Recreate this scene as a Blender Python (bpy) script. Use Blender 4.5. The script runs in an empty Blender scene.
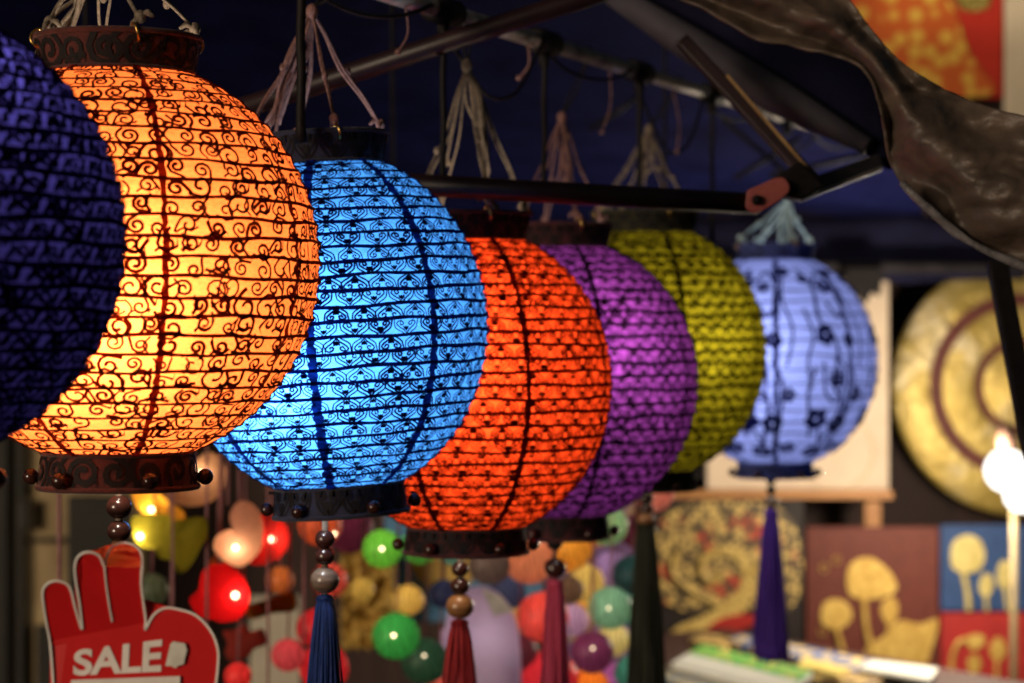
import bpy, math, random
from mathutils import Vector, Matrix
random.seed(7)
PI = math.pi
R = math.radians
scene = bpy.context.scene
col = scene.collection
F = 2296.0                      # focal length in pixels of the 1024 px wide frame
CAM = Vector((0, 0, 1.45))

def P(px, py, d):
    """a point d metres in front of the lens, seen at that place of the picture"""
    return Vector(((px - 512) * d / F, d, CAM.z + (341.5 - py) * d / F))

# ------------------------------------------------------------------ materials
def nt(name):
    m = bpy.data.materials.new(name); m.use_nodes = True
    t = m.node_tree
    for n in list(t.nodes): t.nodes.remove(n)
    return m, t
def N(t, typ, **kw):
    n = t.nodes.new(typ)
    for k, v in kw.items():
        if k in n.inputs: n.inputs[k].default_value = v
        else: setattr(n, k, v)
    return n
def c4(c): return (c[0], c[1], c[2], 1)
def mixcol(t, fac, a, b, mode='MIX'):
    n = t.nodes.new('ShaderNodeMix'); n.data_type = 'RGBA'; n.blend_type = mode
    for idx, v in ((0, fac), (6, a), (7, b)):
        if isinstance(v, bpy.types.NodeSocket): t.links.new(v, n.inputs[idx])
        elif idx == 0: n.inputs[0].default_value = v
        else: n.inputs[idx].default_value = c4(v)
    return n.outputs[2]
def noise(t, scale, detail=4, rough=.6, stretch=None, coord='Object'):
    tc = N(t, 'ShaderNodeTexCoord'); out = tc.outputs[coord]
    if stretch:
        mp = N(t, 'ShaderNodeMapping'); mp.inputs['Scale'].default_value = stretch
        t.links.new(out, mp.inputs[0]); out = mp.outputs[0]
    n = N(t, 'ShaderNodeTexNoise'); n.inputs['Scale'].default_value = scale
    n.inputs['Detail'].default_value = detail; n.inputs['Roughness'].default_value = rough
    t.links.new(out, n.inputs['Vector'])
    return n.outputs['Fac']
def ramp(t, fac, lo, hi):
    r = N(t, 'ShaderNodeMapRange'); r.inputs[1].default_value = lo; r.inputs[2].default_value = hi
    t.links.new(fac, r.inputs[0]); return r.outputs[0]

def mat(name, base, base2=None, rough=.6, scale=40, metallic=0, bump=.2, stretch=None, lo=.35, hi=.65, coat=0, sheen=0, bscale=None, spec=.3):
    m, t = nt(name)
    b2 = base2 if base2 else tuple(x * .6 for x in base)
    f = ramp(t, noise(t, scale, stretch=stretch), lo, hi)
    p = N(t, 'ShaderNodeBsdfPrincipled'); p.inputs['Roughness'].default_value = rough; p.inputs['Metallic'].default_value = metallic
    p.inputs['Specular IOR Level'].default_value = spec; p.inputs['Coat Weight'].default_value = coat; p.inputs['Sheen Weight'].default_value = sheen
    t.links.new(mixcol(t, f, b2, base), p.inputs['Base Color'])
    if bump:
        bn = N(t, 'ShaderNodeBump'); bn.inputs['Strength'].default_value = bump; bn.inputs['Distance'].default_value = .004
        t.links.new(noise(t, bscale or scale * 2.5, stretch=stretch), bn.inputs['Height']); t.links.new(bn.outputs[0], p.inputs['Normal'])
    o = N(t, 'ShaderNodeOutputMaterial'); t.links.new(p.outputs[0], o.inputs[0])
    return m

def cloth_mat(name, colr, front=None, trans=.8, wscale=260, var=.42):
    """thin woven fabric that lets the light behind it through"""
    m, t = nt(name)
    f1 = ramp(t, noise(t, wscale, 2, .5, (1, 1, 3)), .25, .75)
    f2 = ramp(t, noise(t, 22, 5, .7), .3, .7)
    lo = tuple(x * (1 - var) for x in colr)
    cc = mixcol(t, f1, lo, colr)
    cc = mixcol(t, f2, mixcol(t, .5, cc, lo), cc)
    tr = N(t, 'ShaderNodeBsdfTranslucent'); t.links.new(cc, tr.inputs['Color'])
    df = N(t, 'ShaderNodeBsdfDiffuse')
    df.inputs['Color'].default_value = c4(front or tuple(x * .5 for x in colr))
    mx = N(t, 'ShaderNodeMixShader'); mx.inputs[0].default_value = trans
    t.links.new(df.outputs[0], mx.inputs[1]); t.links.new(tr.outputs[0], mx.inputs[2])
    o = N(t, 'ShaderNodeOutputMaterial'); t.links.new(mx.outputs[0], o.inputs[0])
    return m

def emit_mat(name, colr, strength):
    m, t = nt(name)
    e = N(t, 'ShaderNodeEmission'); e.inputs[0].default_value = c4(colr); e.inputs[1].default_value = strength
    o = N(t, 'ShaderNodeOutputMaterial'); t.links.new(e.outputs[0], o.inputs[0])
    return m

def spot_mat(name, ground, spot, scale, edge=.35, second=None, metallic=0, rough=.5):
    """blossom or leaf dots in voronoi cells over a plain ground"""
    m, t = nt(name)
    tc = N(t, 'ShaderNodeTexCoord'); v = N(t, 'ShaderNodeTexVoronoi'); v.inputs['Scale'].default_value = scale
    t.links.new(tc.outputs['Object'], v.inputs['Vector'])
    a = ramp(t, v.outputs['Distance'], edge + .12, edge - .06)
    s = spot
    if second:
        s = mixcol(t, ramp(t, noise(t, scale * .22, 2), .55, .61), spot, second)
    cc = mixcol(t, a, ground, s)
    p = N(t, 'ShaderNodeBsdfPrincipled'); p.inputs['Roughness'].default_value = rough; p.inputs['Metallic'].default_value = metallic
    t.links.new(cc, p.inputs['Base Color'])
    o = N(t, 'ShaderNodeOutputMaterial'); t.links.new(p.outputs[0], o.inputs[0])
    return m

# ------------------------------------------------------------------ mesh builder
class MB:
    def __init__(s): s.v = []; s.f = []; s.mi = []; s.cur = 0
    def add(s, p): s.v.append(Vector(p)); return len(s.v) - 1
    def face(s, *i): s.f.append(tuple(i)); s.mi.append(s.cur)
    def box(s, lo, hi, bev=0):
        (x0, y0, z0), (x1, y1, z1) = lo, hi
        i = [s.add(q) for q in ((x0,y0,z0),(x1,y0,z0),(x1,y1,z0),(x0,y1,z0),(x0,y0,z1),(x1,y0,z1),(x1,y1,z1),(x0,y1,z1))]
        for q in ((3,2,1,0),(4,5,6,7),(0,1,5,4),(1,2,6,5),(2,3,7,6),(3,0,4,7)): s.face(*[i[k] for k in q])
    def tube(s, pts, rad, n=8, cap=True):
        pts = [Vector(p) for p in pts]; rr = rad if isinstance(rad, (list, tuple)) else [rad] * len(pts)
        up = None; rings = []
        for k, p in enumerate(pts):
            tg = (pts[min(k + 1, len(pts) - 1)] - pts[max(k - 1, 0)]).normalized()
            if up is None: up = Vector((0, 0, 1)) if abs(tg.z) < .9 else Vector((1, 0, 0))
            a = tg.cross(up).normalized(); b = a.cross(tg).normalized(); up = b
            rings.append([s.add(p + a * (rr[k] * math.cos(2 * PI * j / n)) + b * (rr[k] * math.sin(2 * PI * j / n))) for j in range(n)])
        for q, w in zip(rings, rings[1:]):
            for j in range(n): s.face(q[j], q[(j + 1) % n], w[(j + 1) % n], w[j])
        if cap: s.face(*reversed(rings[0])); s.face(*rings[-1])
    def lathe(s, prof, n=24, c=(0, 0, 0), wob=None):
        c = Vector(c); rings = []
        for k, (r, z) in enumerate(prof):
            rings.append([s.add(c + Vector(((r * (wob(j, k) if wob else 1)) * math.cos(2 * PI * j / n), (r * (wob(j, k) if wob else 1)) * math.sin(2 * PI * j / n), z))) for j in range(n)])
        for q, w in zip(rings, rings[1:]):
            for j in range(n): s.face(q[(j + 1) % n], q[j], w[j], w[(j + 1) % n])
        return rings
    def ball(s, c, r, n=16, m=10, sz=1.0):
        c = Vector(c); top = s.add(c + Vector((0, 0, r * sz))); bot = s.add(c - Vector((0, 0, r * sz)))
        rg = [[s.add(c + Vector((r * math.sin(PI * k / m) * math.cos(2 * PI * j / n), r * math.sin(PI * k / m) * math.sin(2 * PI * j / n), r * sz * math.cos(PI * k / m)))) for j in range(n)] for k in range(1, m)]
        for j in range(n):
            s.face(top, rg[0][j], rg[0][(j + 1) % n]); s.face(bot, rg[-1][(j + 1) % n], rg[-1][j])
        for q, w in zip(rg, rg[1:]):
            for j in range(n): s.face(q[j], w[j], w[(j + 1) % n], q[(j + 1) % n])
    def torus(s, c, r1, r2, ax=(0, 0, 1), n=18, m=6):
        c = Vector(c); ax = Vector(ax).normalized()
        a = ax.orthogonal().normalized(); b = ax.cross(a)
        rg = []
        for k in range(n):
            d = a * math.cos(2 * PI * k / n) + b * math.sin(2 * PI * k / n)
            rg.append([s.add(c + d * (r1 + r2 * math.cos(2 * PI * j / m)) + ax * (r2 * math.sin(2 * PI * j / m))) for j in range(m)])
        for k in range(n):
            q, w = rg[k], rg[(k + 1) % n]
            for j in range(m): s.face(q[j], q[(j + 1) % m], w[(j + 1) % m], w[j])
    def slab(s, outline, back=(0, .004, 0)):
        """a flat outline given real thickness towards 'back'"""
        n = len(outline); bk = Vector(back)
        a = [s.add(p) for p in outline]; b = [s.add(Vector(p) + bk) for p in outline]
        s.face(*a); s.face(*reversed(b))
        for k in range(n): s.face(a[(k + 1) % n], a[k], b[k], b[(k + 1) % n])
    def puff(s, outline, depth):
        """an outline swollen like a stuffed felt shape"""
        n = len(outline); c = sum((Vector(p) for p in outline), Vector()) / n
        prof = [(1, 0), (.97, .3), (.88, .55), (.7, .78), (.4, .95)]
        def rg(sc, y): return [s.add(c + (Vector(p) - c) * sc + Vector((0, y, 0))) for p in outline]
        mid = rg(1, 0)
        for sg in (-1, 1):
            prev = mid
            for sc, y in prof[1:]:
                cur = rg(sc, sg * depth * y)
                for k in range(n):
                    q = (prev[k], prev[(k + 1) % n], cur[(k + 1) % n], cur[k])
                    s.face(*(q if sg < 0 else reversed(q)))
                prev = cur
            ce = s.add(c + Vector((0, sg * depth, 0)))
            for k in range(n):
                q = (prev[k], prev[(k + 1) % n], ce); s.face(*(q if sg < 0 else reversed(q)))
    def build(s, name, mats, parent=None, origin=None, smooth=True):
        me = bpy.data.meshes.new(name)
        o0 = Vector(origin) if origin is not None else Vector()
        me.from_pydata([tuple(p - o0) for p in s.v], [], s.f)
        for m in (mats if isinstance(mats, (list, tuple)) else [mats]): me.materials.append(m)
        me.polygons.foreach_set('material_index', s.mi)
        me.polygons.foreach_set('use_smooth', [smooth] * len(s.f))
        me.update()
        o = bpy.data.objects.new(name, me); col.objects.link(o)
        if origin is not None: o.location = o0
        if parent is not None: o.parent = parent
        return o

def smoothline(pts, closed=True, k=4):
    """Catmull-Rom through the points"""
    pts = [Vector(p) for p in pts]; n = len(pts); out = []
    for i in range(n if closed else n - 1):
        g = (lambda j: pts[j % n]) if closed else (lambda j: pts[max(0, min(n - 1, j))])
        p0, p1, p2, p3 = g(i - 1), g(i), g(i + 1), g(i + 2)
        for q in range(k):
            u = q / k
            out.append(.5 * ((2 * p1) + (p2 - p0) * u + (2 * p0 - 5 * p1 + 4 * p2 - p3) * u * u + (3 * p1 - p0 - 3 * p2 + p3) * u ** 3))
    if not closed: out.append(pts[-1])
    return out

def tag(o, label=None, cat=None, group=None, kind=None):
    for k, v in (('label', label), ('category', cat), ('group', group), ('kind', kind)):
        if v: o[k] = v
    return o
def empty(name, loc, label, cat, group=None):
    o = bpy.data.objects.new(name, None); o.empty_display_size = .05; o.location = loc; col.objects.link(o)
    return tag(o, label, cat, group)
def bulb_light(name, loc, power, colr=(1, .85, .65), size=.012, parent=None):
    l = bpy.data.lights.new(name, 'POINT'); l.energy = power; l.color = colr; l.shadow_soft_size = size
    o = bpy.data.objects.new(name, l); o.location = loc; col.objects.link(o)
    if parent is not None: o.parent = parent
    return o
def solidify(o, th=.002):
    md = o.modifiers.new('thickness', 'SOLIDIFY'); md.thickness = th; md.offset = 0; return o
def bevel(o, w=.003, seg=2):
    md = o.modifiers.new('edge', 'BEVEL'); md.width = w; md.segments = seg; md.limit_method = 'ANGLE'; return o

M = {}
M['brass'] = mat('brass', (.75, .5, .16), (.5, .3, .08), rough=.28, metallic=1, scale=80, bump=.05)
M['cord_white'] = mat('cord_white', (.24, .19, .145), (.12, .09, .07), rough=.9, scale=300, bump=.5)
M['cord_pink'] = mat('cord_pink', (.27, .14, .125), (.14, .075, .075), rough=.9, scale=300, bump=.5)
M['wire'] = mat('wire', (.012, .010, .011), rough=.6, scale=60, spec=.15)
M['dark_wood'] = mat('dark_wood', (.05, .015, .012), (.02, .008, .006), rough=.25, scale=50, coat=.5, bump=.05)
M['tan_wood'] = mat('tan_wood', (.28, .13, .05), (.14, .06, .025), rough=.3, scale=40, stretch=(1, 1, 6), coat=.4, bump=.05)
M['grey_wood'] = mat('grey_wood', (.20, .14, .10), (.09, .06, .05), rough=.3, scale=40, stretch=(1, 1, 6), coat=.4, bump=.05)
M['thread'] = mat('thread', (.34, .16, .17), (.25, .11, .12), rough=.9, scale=200, bump=0)

# ------------------------------------------------------------------ lanterns
class Surf:
    """a surface of revolution: t runs down the profile, u runs round"""
    def __init__(s, rfun, zfun, length): s.r = rfun; s.z = zfun; s.L = length
    def p(s, u, t):
        r = s.r(t); return Vector((r * math.cos(u), r * math.sin(u), s.z(t)))
    def nrm(s, u, t):
        e = .004
        dr = s.r(min(1, t + e)) - s.r(max(0, t - e)); dz = s.z(min(1, t + e)) - s.z(max(0, t - e))
        n = Vector((-dz, dr)); n = n.normalized() if n.length > 0 else Vector((1, 0))
        return Vector((n.x * math.cos(u), n.x * math.sin(u), n.y))

def ribbon(mb, S, path, w, off=.0009, closed=False):
    """a flat strip along a path of (u, t) lying on S"""
    n = len(path); pts = [S.p(u, t) for u, t in path]; L = []
    for k in range(n):
        u, t = path[k]
        nn = S.nrm(u, min(.995, max(.005, t)))
        a = pts[(k - 1) % n] if (closed or k > 0) else pts[k]
        b = pts[(k + 1) % n] if (closed or k < n - 1) else pts[k]
        sd = nn.cross(b - a)
        if sd.length < 1e-9: sd = Vector((0, 0, 1))
        sd.normalize(); ww = w[k] if isinstance(w, (list, tuple)) else w
        q = pts[k] + nn * off
        L.append((mb.add(q + sd * ww * .5), mb.add(q - sd * ww * .5)))
    for k in range(n if closed else n - 1):
        (a, b), (c, d) = L[k], L[(k + 1) % n]
        mb.face(b, a, c, d)
    return L

def spiral(turns, r0, flip, a0, tail, steps=15):
    out = []
    for k in range(steps):
        th = turns * 2 * PI * k / (steps - 1); r = r0 * (.16 + .84 * (k / (steps - 1)) ** .85)
        out.append((r * math.cos(a0 + th) * flip, r * math.sin(a0 + th) * .92))
    x, y = out[-1]; x0, y0 = out[-2]; dx, dy = x - x0, y - y0; l = math.hypot(dx, dy) or 1
    for q in (1, 2, 3):
        out.append((x + dx / l * tail * q / 3, y + dy / l * tail * q / 3 + (tail * .10 * q * q / 9)))
    return out

def motif_scroll(w, h, row, k):
    f = random.choice((-1, 1)); big = random.random() < .15
    r0 = h * (.54 if not big else .85) * random.uniform(.85, 1.05)
    out = [(spiral(random.uniform(1.15, 1.6), r0, f, random.uniform(0, 2 * PI), h * .42), .85)]
    if random.random() < .42:
        x = w * random.uniform(.30, .48) * random.choice((-1, 1)); b = random.choice((-1, 1)) * h * .2
        out.append(([(x - b * .4, -h * .5), (x + b, -h * .2), (x + b * 1.2, h * .12), (x - b * .2, h * .5)], .75))
    if random.random() < .35:
        out.append(([(-w * .45, h * .42), (-w * .2, h * .2), (w * .1, h * .34), (w * .4, h * .1)], .7))
    return out

def motif_heart(w, h, row, k):
    s = 1 if row % 2 == 0 else -1
    out = []
    for f in (-1, 1):
        q = [(0, h * .48), (f * w * .12, h * .22), (f * w * .30, -h * .02), (f * w * .40, -h * .26), (f * w * .31, -h * .42), (f * w * .17, -h * .38), (f * w * .11, -h * .2), (f * w * .2, -h * .12), (f * w * .25, -h * .22)]
        out.append(([(x, y * s) for x, y in q], .7))
        out.append(([(f * w * .5, -h * .5 * s), (f * w * .46, h * .05 * s), (f * w * .24, h * .34 * s), (f * w * .1, h * .48 * s)], .6))
    out.append(([(0, -h * .05 * s), (0, h * .12 * s), (0, h * .3 * s)], [.5, 2.0, .4]))
    out.append(([(-w * .12, -h * .05 * s), (-w * .06, h * .1 * s), (0, h * .28 * s)], [.4, 1.2, .4]))
    out.append(([(w * .12, -h * .05 * s), (w * .06, h * .1 * s), (0, h * .28 * s)], [.4, 1.2, .4]))
    return out

def motif_vine(w, h, row, k):
    f = 1 if (row + k) % 2 else -1
    out = [(spiral(1.1, h * .42, f, .6, h * .6), 1.0), ([(-w * .5, h * .4), (-w * .2, -h * .2), (w * .15, h * .3), (w * .5, -h * .4)], 1.1),
           ([(w * .3, -h * .3), (w * .38, 0), (w * .3, h * .35)], [.4, 2.0, .4]), ([(-w * .35, -h * .4), (-w * .25, -h * .1), (-w * .3, h * .2)], [.4, 1.6, .4])]
    return out

def lace(mb, S, rows, cellw, motif, linew, ribw, seams=0, seamw=.006, u0=0.0, segs=144, jitter=.1, skip=0.0, wild=.5):
    """ribs, seams and scroll work, all joined into one open work net"""
    rings = []
    for k in range(rows + 1):
        t = k / rows
        rings.append(ribbon(mb, S, [(2 * PI * j / segs, min(.999, max(.001, t + (.05 / rows * math.sin(2 * PI * j * 5 / segs + k * 2.1) + .03 / rows * math.sin(2 * PI * j * 13 / segs + k * 5.3)) * (0 < k < rows)))) for j in range(segs)], [ribw * random.uniform(.85, 1.15) for j in range(segs)], .0012, True))
    def tie(i, j, row, u, low):
        rg = rings[row + (1 if low else 0)]
        v = rg[int(round(u / (2 * PI) * segs)) % segs]
        mb.face(i, j, v[0])
    for q in range(max(seams, 1)):
        u = u0 + 2 * PI * q / max(seams, 1)
        st = rows * 3
        mb.cur = 1 if seams else 0
        ww = [(seamw if seams else linew) * (1 + (.35 * random.uniform(-1, 1) if seams else 0)) for _ in range(st + 1)]
        L = ribbon(mb, S, [(u + random.uniform(-1, 1) * (.006 if seams else 0), j / st) for j in range(st + 1)], ww, .0017)
        for row in range(rows): tie(L[row * 3][0], L[row * 3][1], row, u, False)
        tie(L[-1][0], L[-1][1], rows - 1, u, True)
        mb.cur = 0
    for row in range(rows):
        tm = (row + .5) / rows; h = S.L / rows; shift = random.random() if motif is motif_scroll else .5 * (row % 2) + random.uniform(-.08, .08)
        n = max(8, round(2 * PI * S.r(tm) / cellw)); w = 2 * PI * S.r(tm) / n
        for k in range(n):
            if random.random() < skip: continue
            uc = 2 * PI * (k + shift + random.uniform(-1, 1) * jitter) / n; sc = random.uniform(.82, 1.08); lv = linew * random.uniform(.75, 1.25)
            tj = random.uniform(-1, 1) * jitter * wild / rows
            for pts, lw in motif(w, h, row, k):
                v3 = smoothline([(x, y, 0) for x, y in pts], False, 2) if len(pts) < 10 else [Vector((x, y, 0)) for x, y in pts]
                path = [(uc + a.x * sc / S.r(tm), min(.998, max(.002, tm + tj + a.y * (.5 + .5 * sc) / S.L))) for a in v3]
                if isinstance(lw, list):
                    m = len(path) - 1; wl = []
                    for q in range(m + 1):
                        x = q / m * (len(lw) - 1); i = min(int(x), len(lw) - 2); wl.append((lw[i] + (lw[i + 1] - lw[i]) * (x - i)) * lv)
                else: wl = lw * lv
                L = ribbon(mb, S, path, wl)
                e = L[-1]; u, t = path[-1]
                tie(e[0], e[1], row, u, t > tm)

def fringe(mb, z0, z1, r0, r1, n=44):
    rnd = [random.uniform(.66, 1.0) for _ in range(n)]; ph = [random.uniform(0, 6) for _ in range(n)]
    H = z0 - z1
    prof = [(r0 * .4, z0), (r0, z0 - H * .01), (r0 * 1.08, z0 - H * .035), (r0 * .9, z0 - H * .06)]
    for k in range(1, 15):
        t = k / 14; prof.append((r0 * .95 + (r1 - r0 * .95) * t ** .75, z0 - H * .06 - H * .94 * t))
    m = len(prof)
    def wob(j, k):
        if k < 4: return 1 + .05 * (j % 2)
        return rnd[j] + .12 * math.sin(ph[j] + k * .5)
    rings = mb.lathe(prof, n, (0, 0, 0), wob)
    for q in range(84):
        a = random.uniform(0, 2 * PI); rr = random.uniform(.80, 1.22); ln = random.uniform(.88, 1.05); w = random.uniform(-.55, .35)
        pts = [(r_ * rr * math.cos(a + w * k / m) , r_ * rr * math.sin(a + w * k / m), z0 + (z_ - z0) * ln) for k, (r_, z_) in enumerate(prof) if k >= 2]
        mb.tube(pts, .0009, 4, False)
    for j, i in enumerate(rings[-1]): mb.v[i].z -= random.uniform(-.012, .004)
    mb.face(*rings[-1])

lantern_no = 0
def lantern(px, py, d, rpx, hpx, label, fabric, lacem, band_mat, bandl, light, motif, rows=20, cellw=.021, linew=.0021, ribw=.0032,
            seams=6, seamw=.007, u0=.3, tilt=0, band=.40, bandh=.026, apex=None, beads=(), tassel=None, cordm=None, ringn=4, knob=None, bundle=None,
            skip=0, seam_m=None, flowers=None, sag=.012, tiltx=0):
    c = P(px, py, d); k = d / F; Rr = rpx * k; H = hpx * k
    root = empty('paper_lantern', c, label, 'lantern', 'round fabric lanterns hanging in a row')
    rb = Rr * band
    f0 = math.asin(band); f1 = PI - f0
    def rf(t):
        fr = (t * rows) % 1.0
        return Rr * math.sin(f0 + (f1 - f0) * t) * (1 - sag * math.sin(PI * fr))
    zf = lambda t: H * math.cos(f0 + (f1 - f0) * t)
    S = Surf(rf, zf, (f1 - f0) * (Rr + H) / 2)
    zt, zb = zf(0), zf(1)
    rot = (tiltx, tilt, 0)
    # --- shade
    b = MB(); n = 96; m = rows * 4
    b.lathe([(rf(j / m), zf(j / m)) for j in range(m + 1)], n)
    sh = b.build('shade', fabric, root); sh.rotation_euler = rot
    b = MB()
    if flowers: flowers(b, S)
    lace(b, S, rows, cellw, motif, linew, ribw, seams, seamw, u0, skip=skip, jitter=.18 if motif is motif_scroll else .07, wild=1.0 if motif is motif_scroll else .5)
    lc = b.build('lace', [lacem, seam_m or lacem], sh)
    # --- bands: top flares up, bottom flares down
    for top in (True, False):
        z0 = zt if top else zb; sg = 1 if top else -1
        fl = .10
        rfun = (lambda t: rb * (1 + fl - fl * t)) if top else (lambda t: rb * (1 + fl * .6 * t))
        zfun = (lambda t: z0 + bandh * (1 - t)) if top else (lambda t: z0 - bandh * t)
        SB = Surf(rfun, zfun, bandh)
        b = MB(); prof = [(rfun(j / 6), zfun(j / 6)) for j in range(7)]
        b.lathe(prof, 64)
        b.lathe([(r - .0025, z) for r, z in reversed(prof)], 64)
        for tt in (0, 1):
            b.torus((0, 0, zfun(tt)), rfun(tt), .0024, n=64)
        bo = b.build('top_band' if top else 'bottom_band', band_mat, root); bo.rotation_euler = rot
        b = MB(); lace(b, SB, 1, bandh * .95, motif_scroll if motif is not motif_heart else motif_heart, linew * (1.7 if motif is motif_scroll else 1.3), ribw * .8, 0, jitter=.06, segs=72)
        b.build('scrollwork', bandl, bo)
    # --- beads sticking out of the bottom band
    for q in range(6):
        a = .0 + 2 * PI * q / 6
        b = MB(); rr = rb * 1.06 + .006
        b.ball((rr * math.cos(a), rr * math.sin(a), zb - bandh * .72), .0062, 12, 8)
        kn = b.build('bead_knob', knob or M['dark_wood'], root); kn.rotation_euler = rot
    # --- cords
    ap = (P(*apex, d) - c) if apex else Vector((0, 0, zt + .16))
    rt = rb * 1.0
    Mr = Matrix.Rotation(tilt, 3, 'Y')
    for q in range(ringn):
        a = R(22) + 2 * PI * q / ringn
        rp = Mr @ Vector((rt * math.cos(a) * 1.0, rt * math.sin(a), zt + bandh * .78))
        out = Vector((math.cos(a), math.sin(a), 0))
        b = MB(); b.torus(rp + out * .002 + Vector((0, 0, .004)), .0072, .0011, Vector((-math.sin(a), math.cos(a), .25)))
        b.build('brass_ring', M['brass'], root)
        b = MB()
        e = rp + Vector((0, 0, .014)) + Vector((random.uniform(-1, 1), random.uniform(-1, 1), 0)) * .006
        for st in range(2):
            o = Vector((random.uniform(-1, 1), random.uniform(-1, 1), 0)) * .003
            mid = (e + ap) * .5 + o * 2 - out * .004
            b.tube(smoothline([e + o * .6, e * .75 + ap * .25 + o * 1.5, mid, ap * .8 + e * .2 + o, ap + o * .4], False, 4), .0013, 6)
        kp = e * random.uniform(.45, .75); kp = kp + ap * (1 - (kp - Vector((0, 0, 0))).length / max(e.length, 1e-6)); b.ball(kp, .0030, 8, 6, 1.4)
        b.ball(e + Vector((0, 0, .002)), .0046, 10, 7, 1.1)
        for st in range(4):
            o = Vector((random.uniform(-1, 1), random.uniform(-1, 1), random.uniform(-1.0, .2))) * .012
            b.tube([e + Vector((0, 0, .003)), e + o * .6 + Vector((0, 0, .004)), e + o], [.0018, .0024, .0012], 6)
        b.build('cord', cordm or M['cord_white'], root)
    b = MB(); b.ball(ap, .006, 12, 8, 1.3)
    for st in range(bundle[2] if bundle else 4):
        tgt = (P(bundle[0], bundle[1], d) - c) if bundle else ap + Vector((.01, 0, -.05))
        o = [Vector((random.uniform(-1, 1), random.uniform(-1, 1), random.uniform(-.6, .6))) * .006 for _ in range(3)]; tgt = tgt + Vector((random.uniform(-1, 1) * .004, random.uniform(-1, 1) * .006, random.uniform(-1.6, .7) * .012))
        b.tube(smoothline([ap, ap * .7 + tgt * .3 + o[0] * 1.4, ap * .35 + tgt * .65 + o[1] * 1.5, tgt + o[2] * 1.2], False, 4), [.0012 + .0008 * random.random()] * 12 + [.0008], 6)
    b.build('cord_knot', cordm or M['cord_white'], root)
    # hook up to the pole
    pole_z = POLE(d).z - c.z
    pw = POLE(d) - c
    b = MB(); b.tube(smoothline([ap + Vector((0, 0, .004)), ap * .6 + pw * .4 + Vector((.004, 0, 0)), pw + Vector((.0, -.011, .0)), pw + Vector((0, 0, .011)), pw + Vector((0, .011, 0)), ap * .5 + pw * .5 + Vector((-.003, .004, 0)), ap + Vector((0, .002, .004))], False, 4), .0014, 6)
    b.build('hook_wire', M['wire'], root)
    # --- tassel with its beads
    if tassel:
        tx, cordcol, (tz0, tz1, tr0, tr1), tm = tassel
        base = P(tx, 0, d) - c
        t0 = bpy.data.objects.new('tassel', None)
        zz0 = (P(0, tz0, d) - c).z; zz1 = (P(0, tz1, d) - c).z
        b = MB(); fringe(b, 0, zz1 - zz0, tr0 * k, tr1 * k)
        to = b.build('tassel', tm, root); to.location = (base.x, 0, zz0)
        bpy.data.objects.remove(t0)
        b = MB(); b.tube([(0, 0, .0), (0, 0, (zb - bandh * .2) - zz0)], .0028, 8)
        b.build('string', cordcol, to)
        b = MB(); b.tube([(-rb * .95 - base.x, 0, zb - bandh * .3 - zz0), (0, 0, zb - bandh * .35 - zz0), (rb * .95 - base.x, 0, zb - bandh * .3 - zz0)], .0016, 6)
        b.build('cross_wire', M['wire'], to)
        for by, br, bm in beads:
            b = MB(); b.ball((0, 0, (P(0, by, d) - c).z - zz0), br * k, 20, 12, .92)
            b.build('bead', bm, to)
    for (lx, ly, lz, pw_, cl) in light:
        bulb_light('bulb_light', (lx * Rr, ly * Rr, lz * Rr), pw_, cl, .010, root)
    return root

POLE0, POLE1 = Vector((-.435, 1.36, 1.768)), Vector((.725, 4.36, 1.812))
def POLE(d): return POLE0 + (POLE1 - POLE0) * ((d - POLE0.y) / (POLE1.y - POLE0.y))

def lacemat(name, colr, tr=.12):
    return cloth_mat(name, tuple(x * tr for x in colr), front=(.006, .005, .006), trans=.6, var=.3)
def seammat(name, colr, f=.10): return cloth_mat(name, tuple(x * f for x in colr), front=(.01, .008, .01), trans=.75, var=.6, wscale=160)
def bandmat(name, a, b): return mat(name, a, b, rough=.85, scale=90, bump=.3, sheen=.2)
black_scroll = mat('black_scroll', (.008, .006, .007), rough=.8, scale=90, bump=.1)

WARM, COOL, NEUT = (1, .86, .66), (.85, .93, 1), (1, .93, .84)

# indigo, nearest, cut by the frame
lantern(-112, 236, 1.42, 235, 232, 'dark indigo lantern with black vine lace, hardly lit, in front of the orange one',
        cloth_mat('indigo_fabric', (.17, .12, .62), (.02, .015, .06)), lacemat('indigo_lace', (.05, .04, .2)), bandmat('indigo_band', (.03, .02, .06), (.02, .012, .03)), black_scroll,
        [(.30, -.30, .50, .11, COOL), (.1, .1, .1, .03, COOL)], motif_vine, rows=25, cellw=.024, linew=.0028, ribw=.0040, seamw=.008, u0=.1,
        apex=(-104, -100), cordm=M['cord_pink'])
# orange
lantern(118, 263, 1.72, 202, 203, 'large glowing orange lantern with black spiral scroll lace, behind the dark indigo one',
        cloth_mat('orange_fabric', (1.0, .205, .046), (.4, .10, .02)), lacemat('orange_lace', (.9, .12, .015), .05), bandmat('orange_band', (.085, .018, .014), (.05, .011, .010)), black_scroll,
        [(-.04, -.64, -.18, 2.5, WARM), (.0, -.05, .0, .25, WARM)], motif_scroll, rows=26, cellw=.0190, linew=.0028, ribw=.0027, seams=8, seamw=.0046, u0=-.40, seam_m=seammat('orange_seam', (1, .13, .02), .14),
        band=.37, apex=(104, -58), cordm=M['cord_white'], bundle=(45, 62, 7), tiltx=0,
        tassel=(119, M['cord_white'], (548, 680, 5, 13), mat('orange_tassel', (.35, .12, .03), (.2, .06, .015), rough=.7, scale=200, stretch=(8, 8, .4))),
        beads=((507, 13, M['dark_wood']), (531, 12, M['dark_wood']), (546, 8, M['tan_wood'])))
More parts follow.
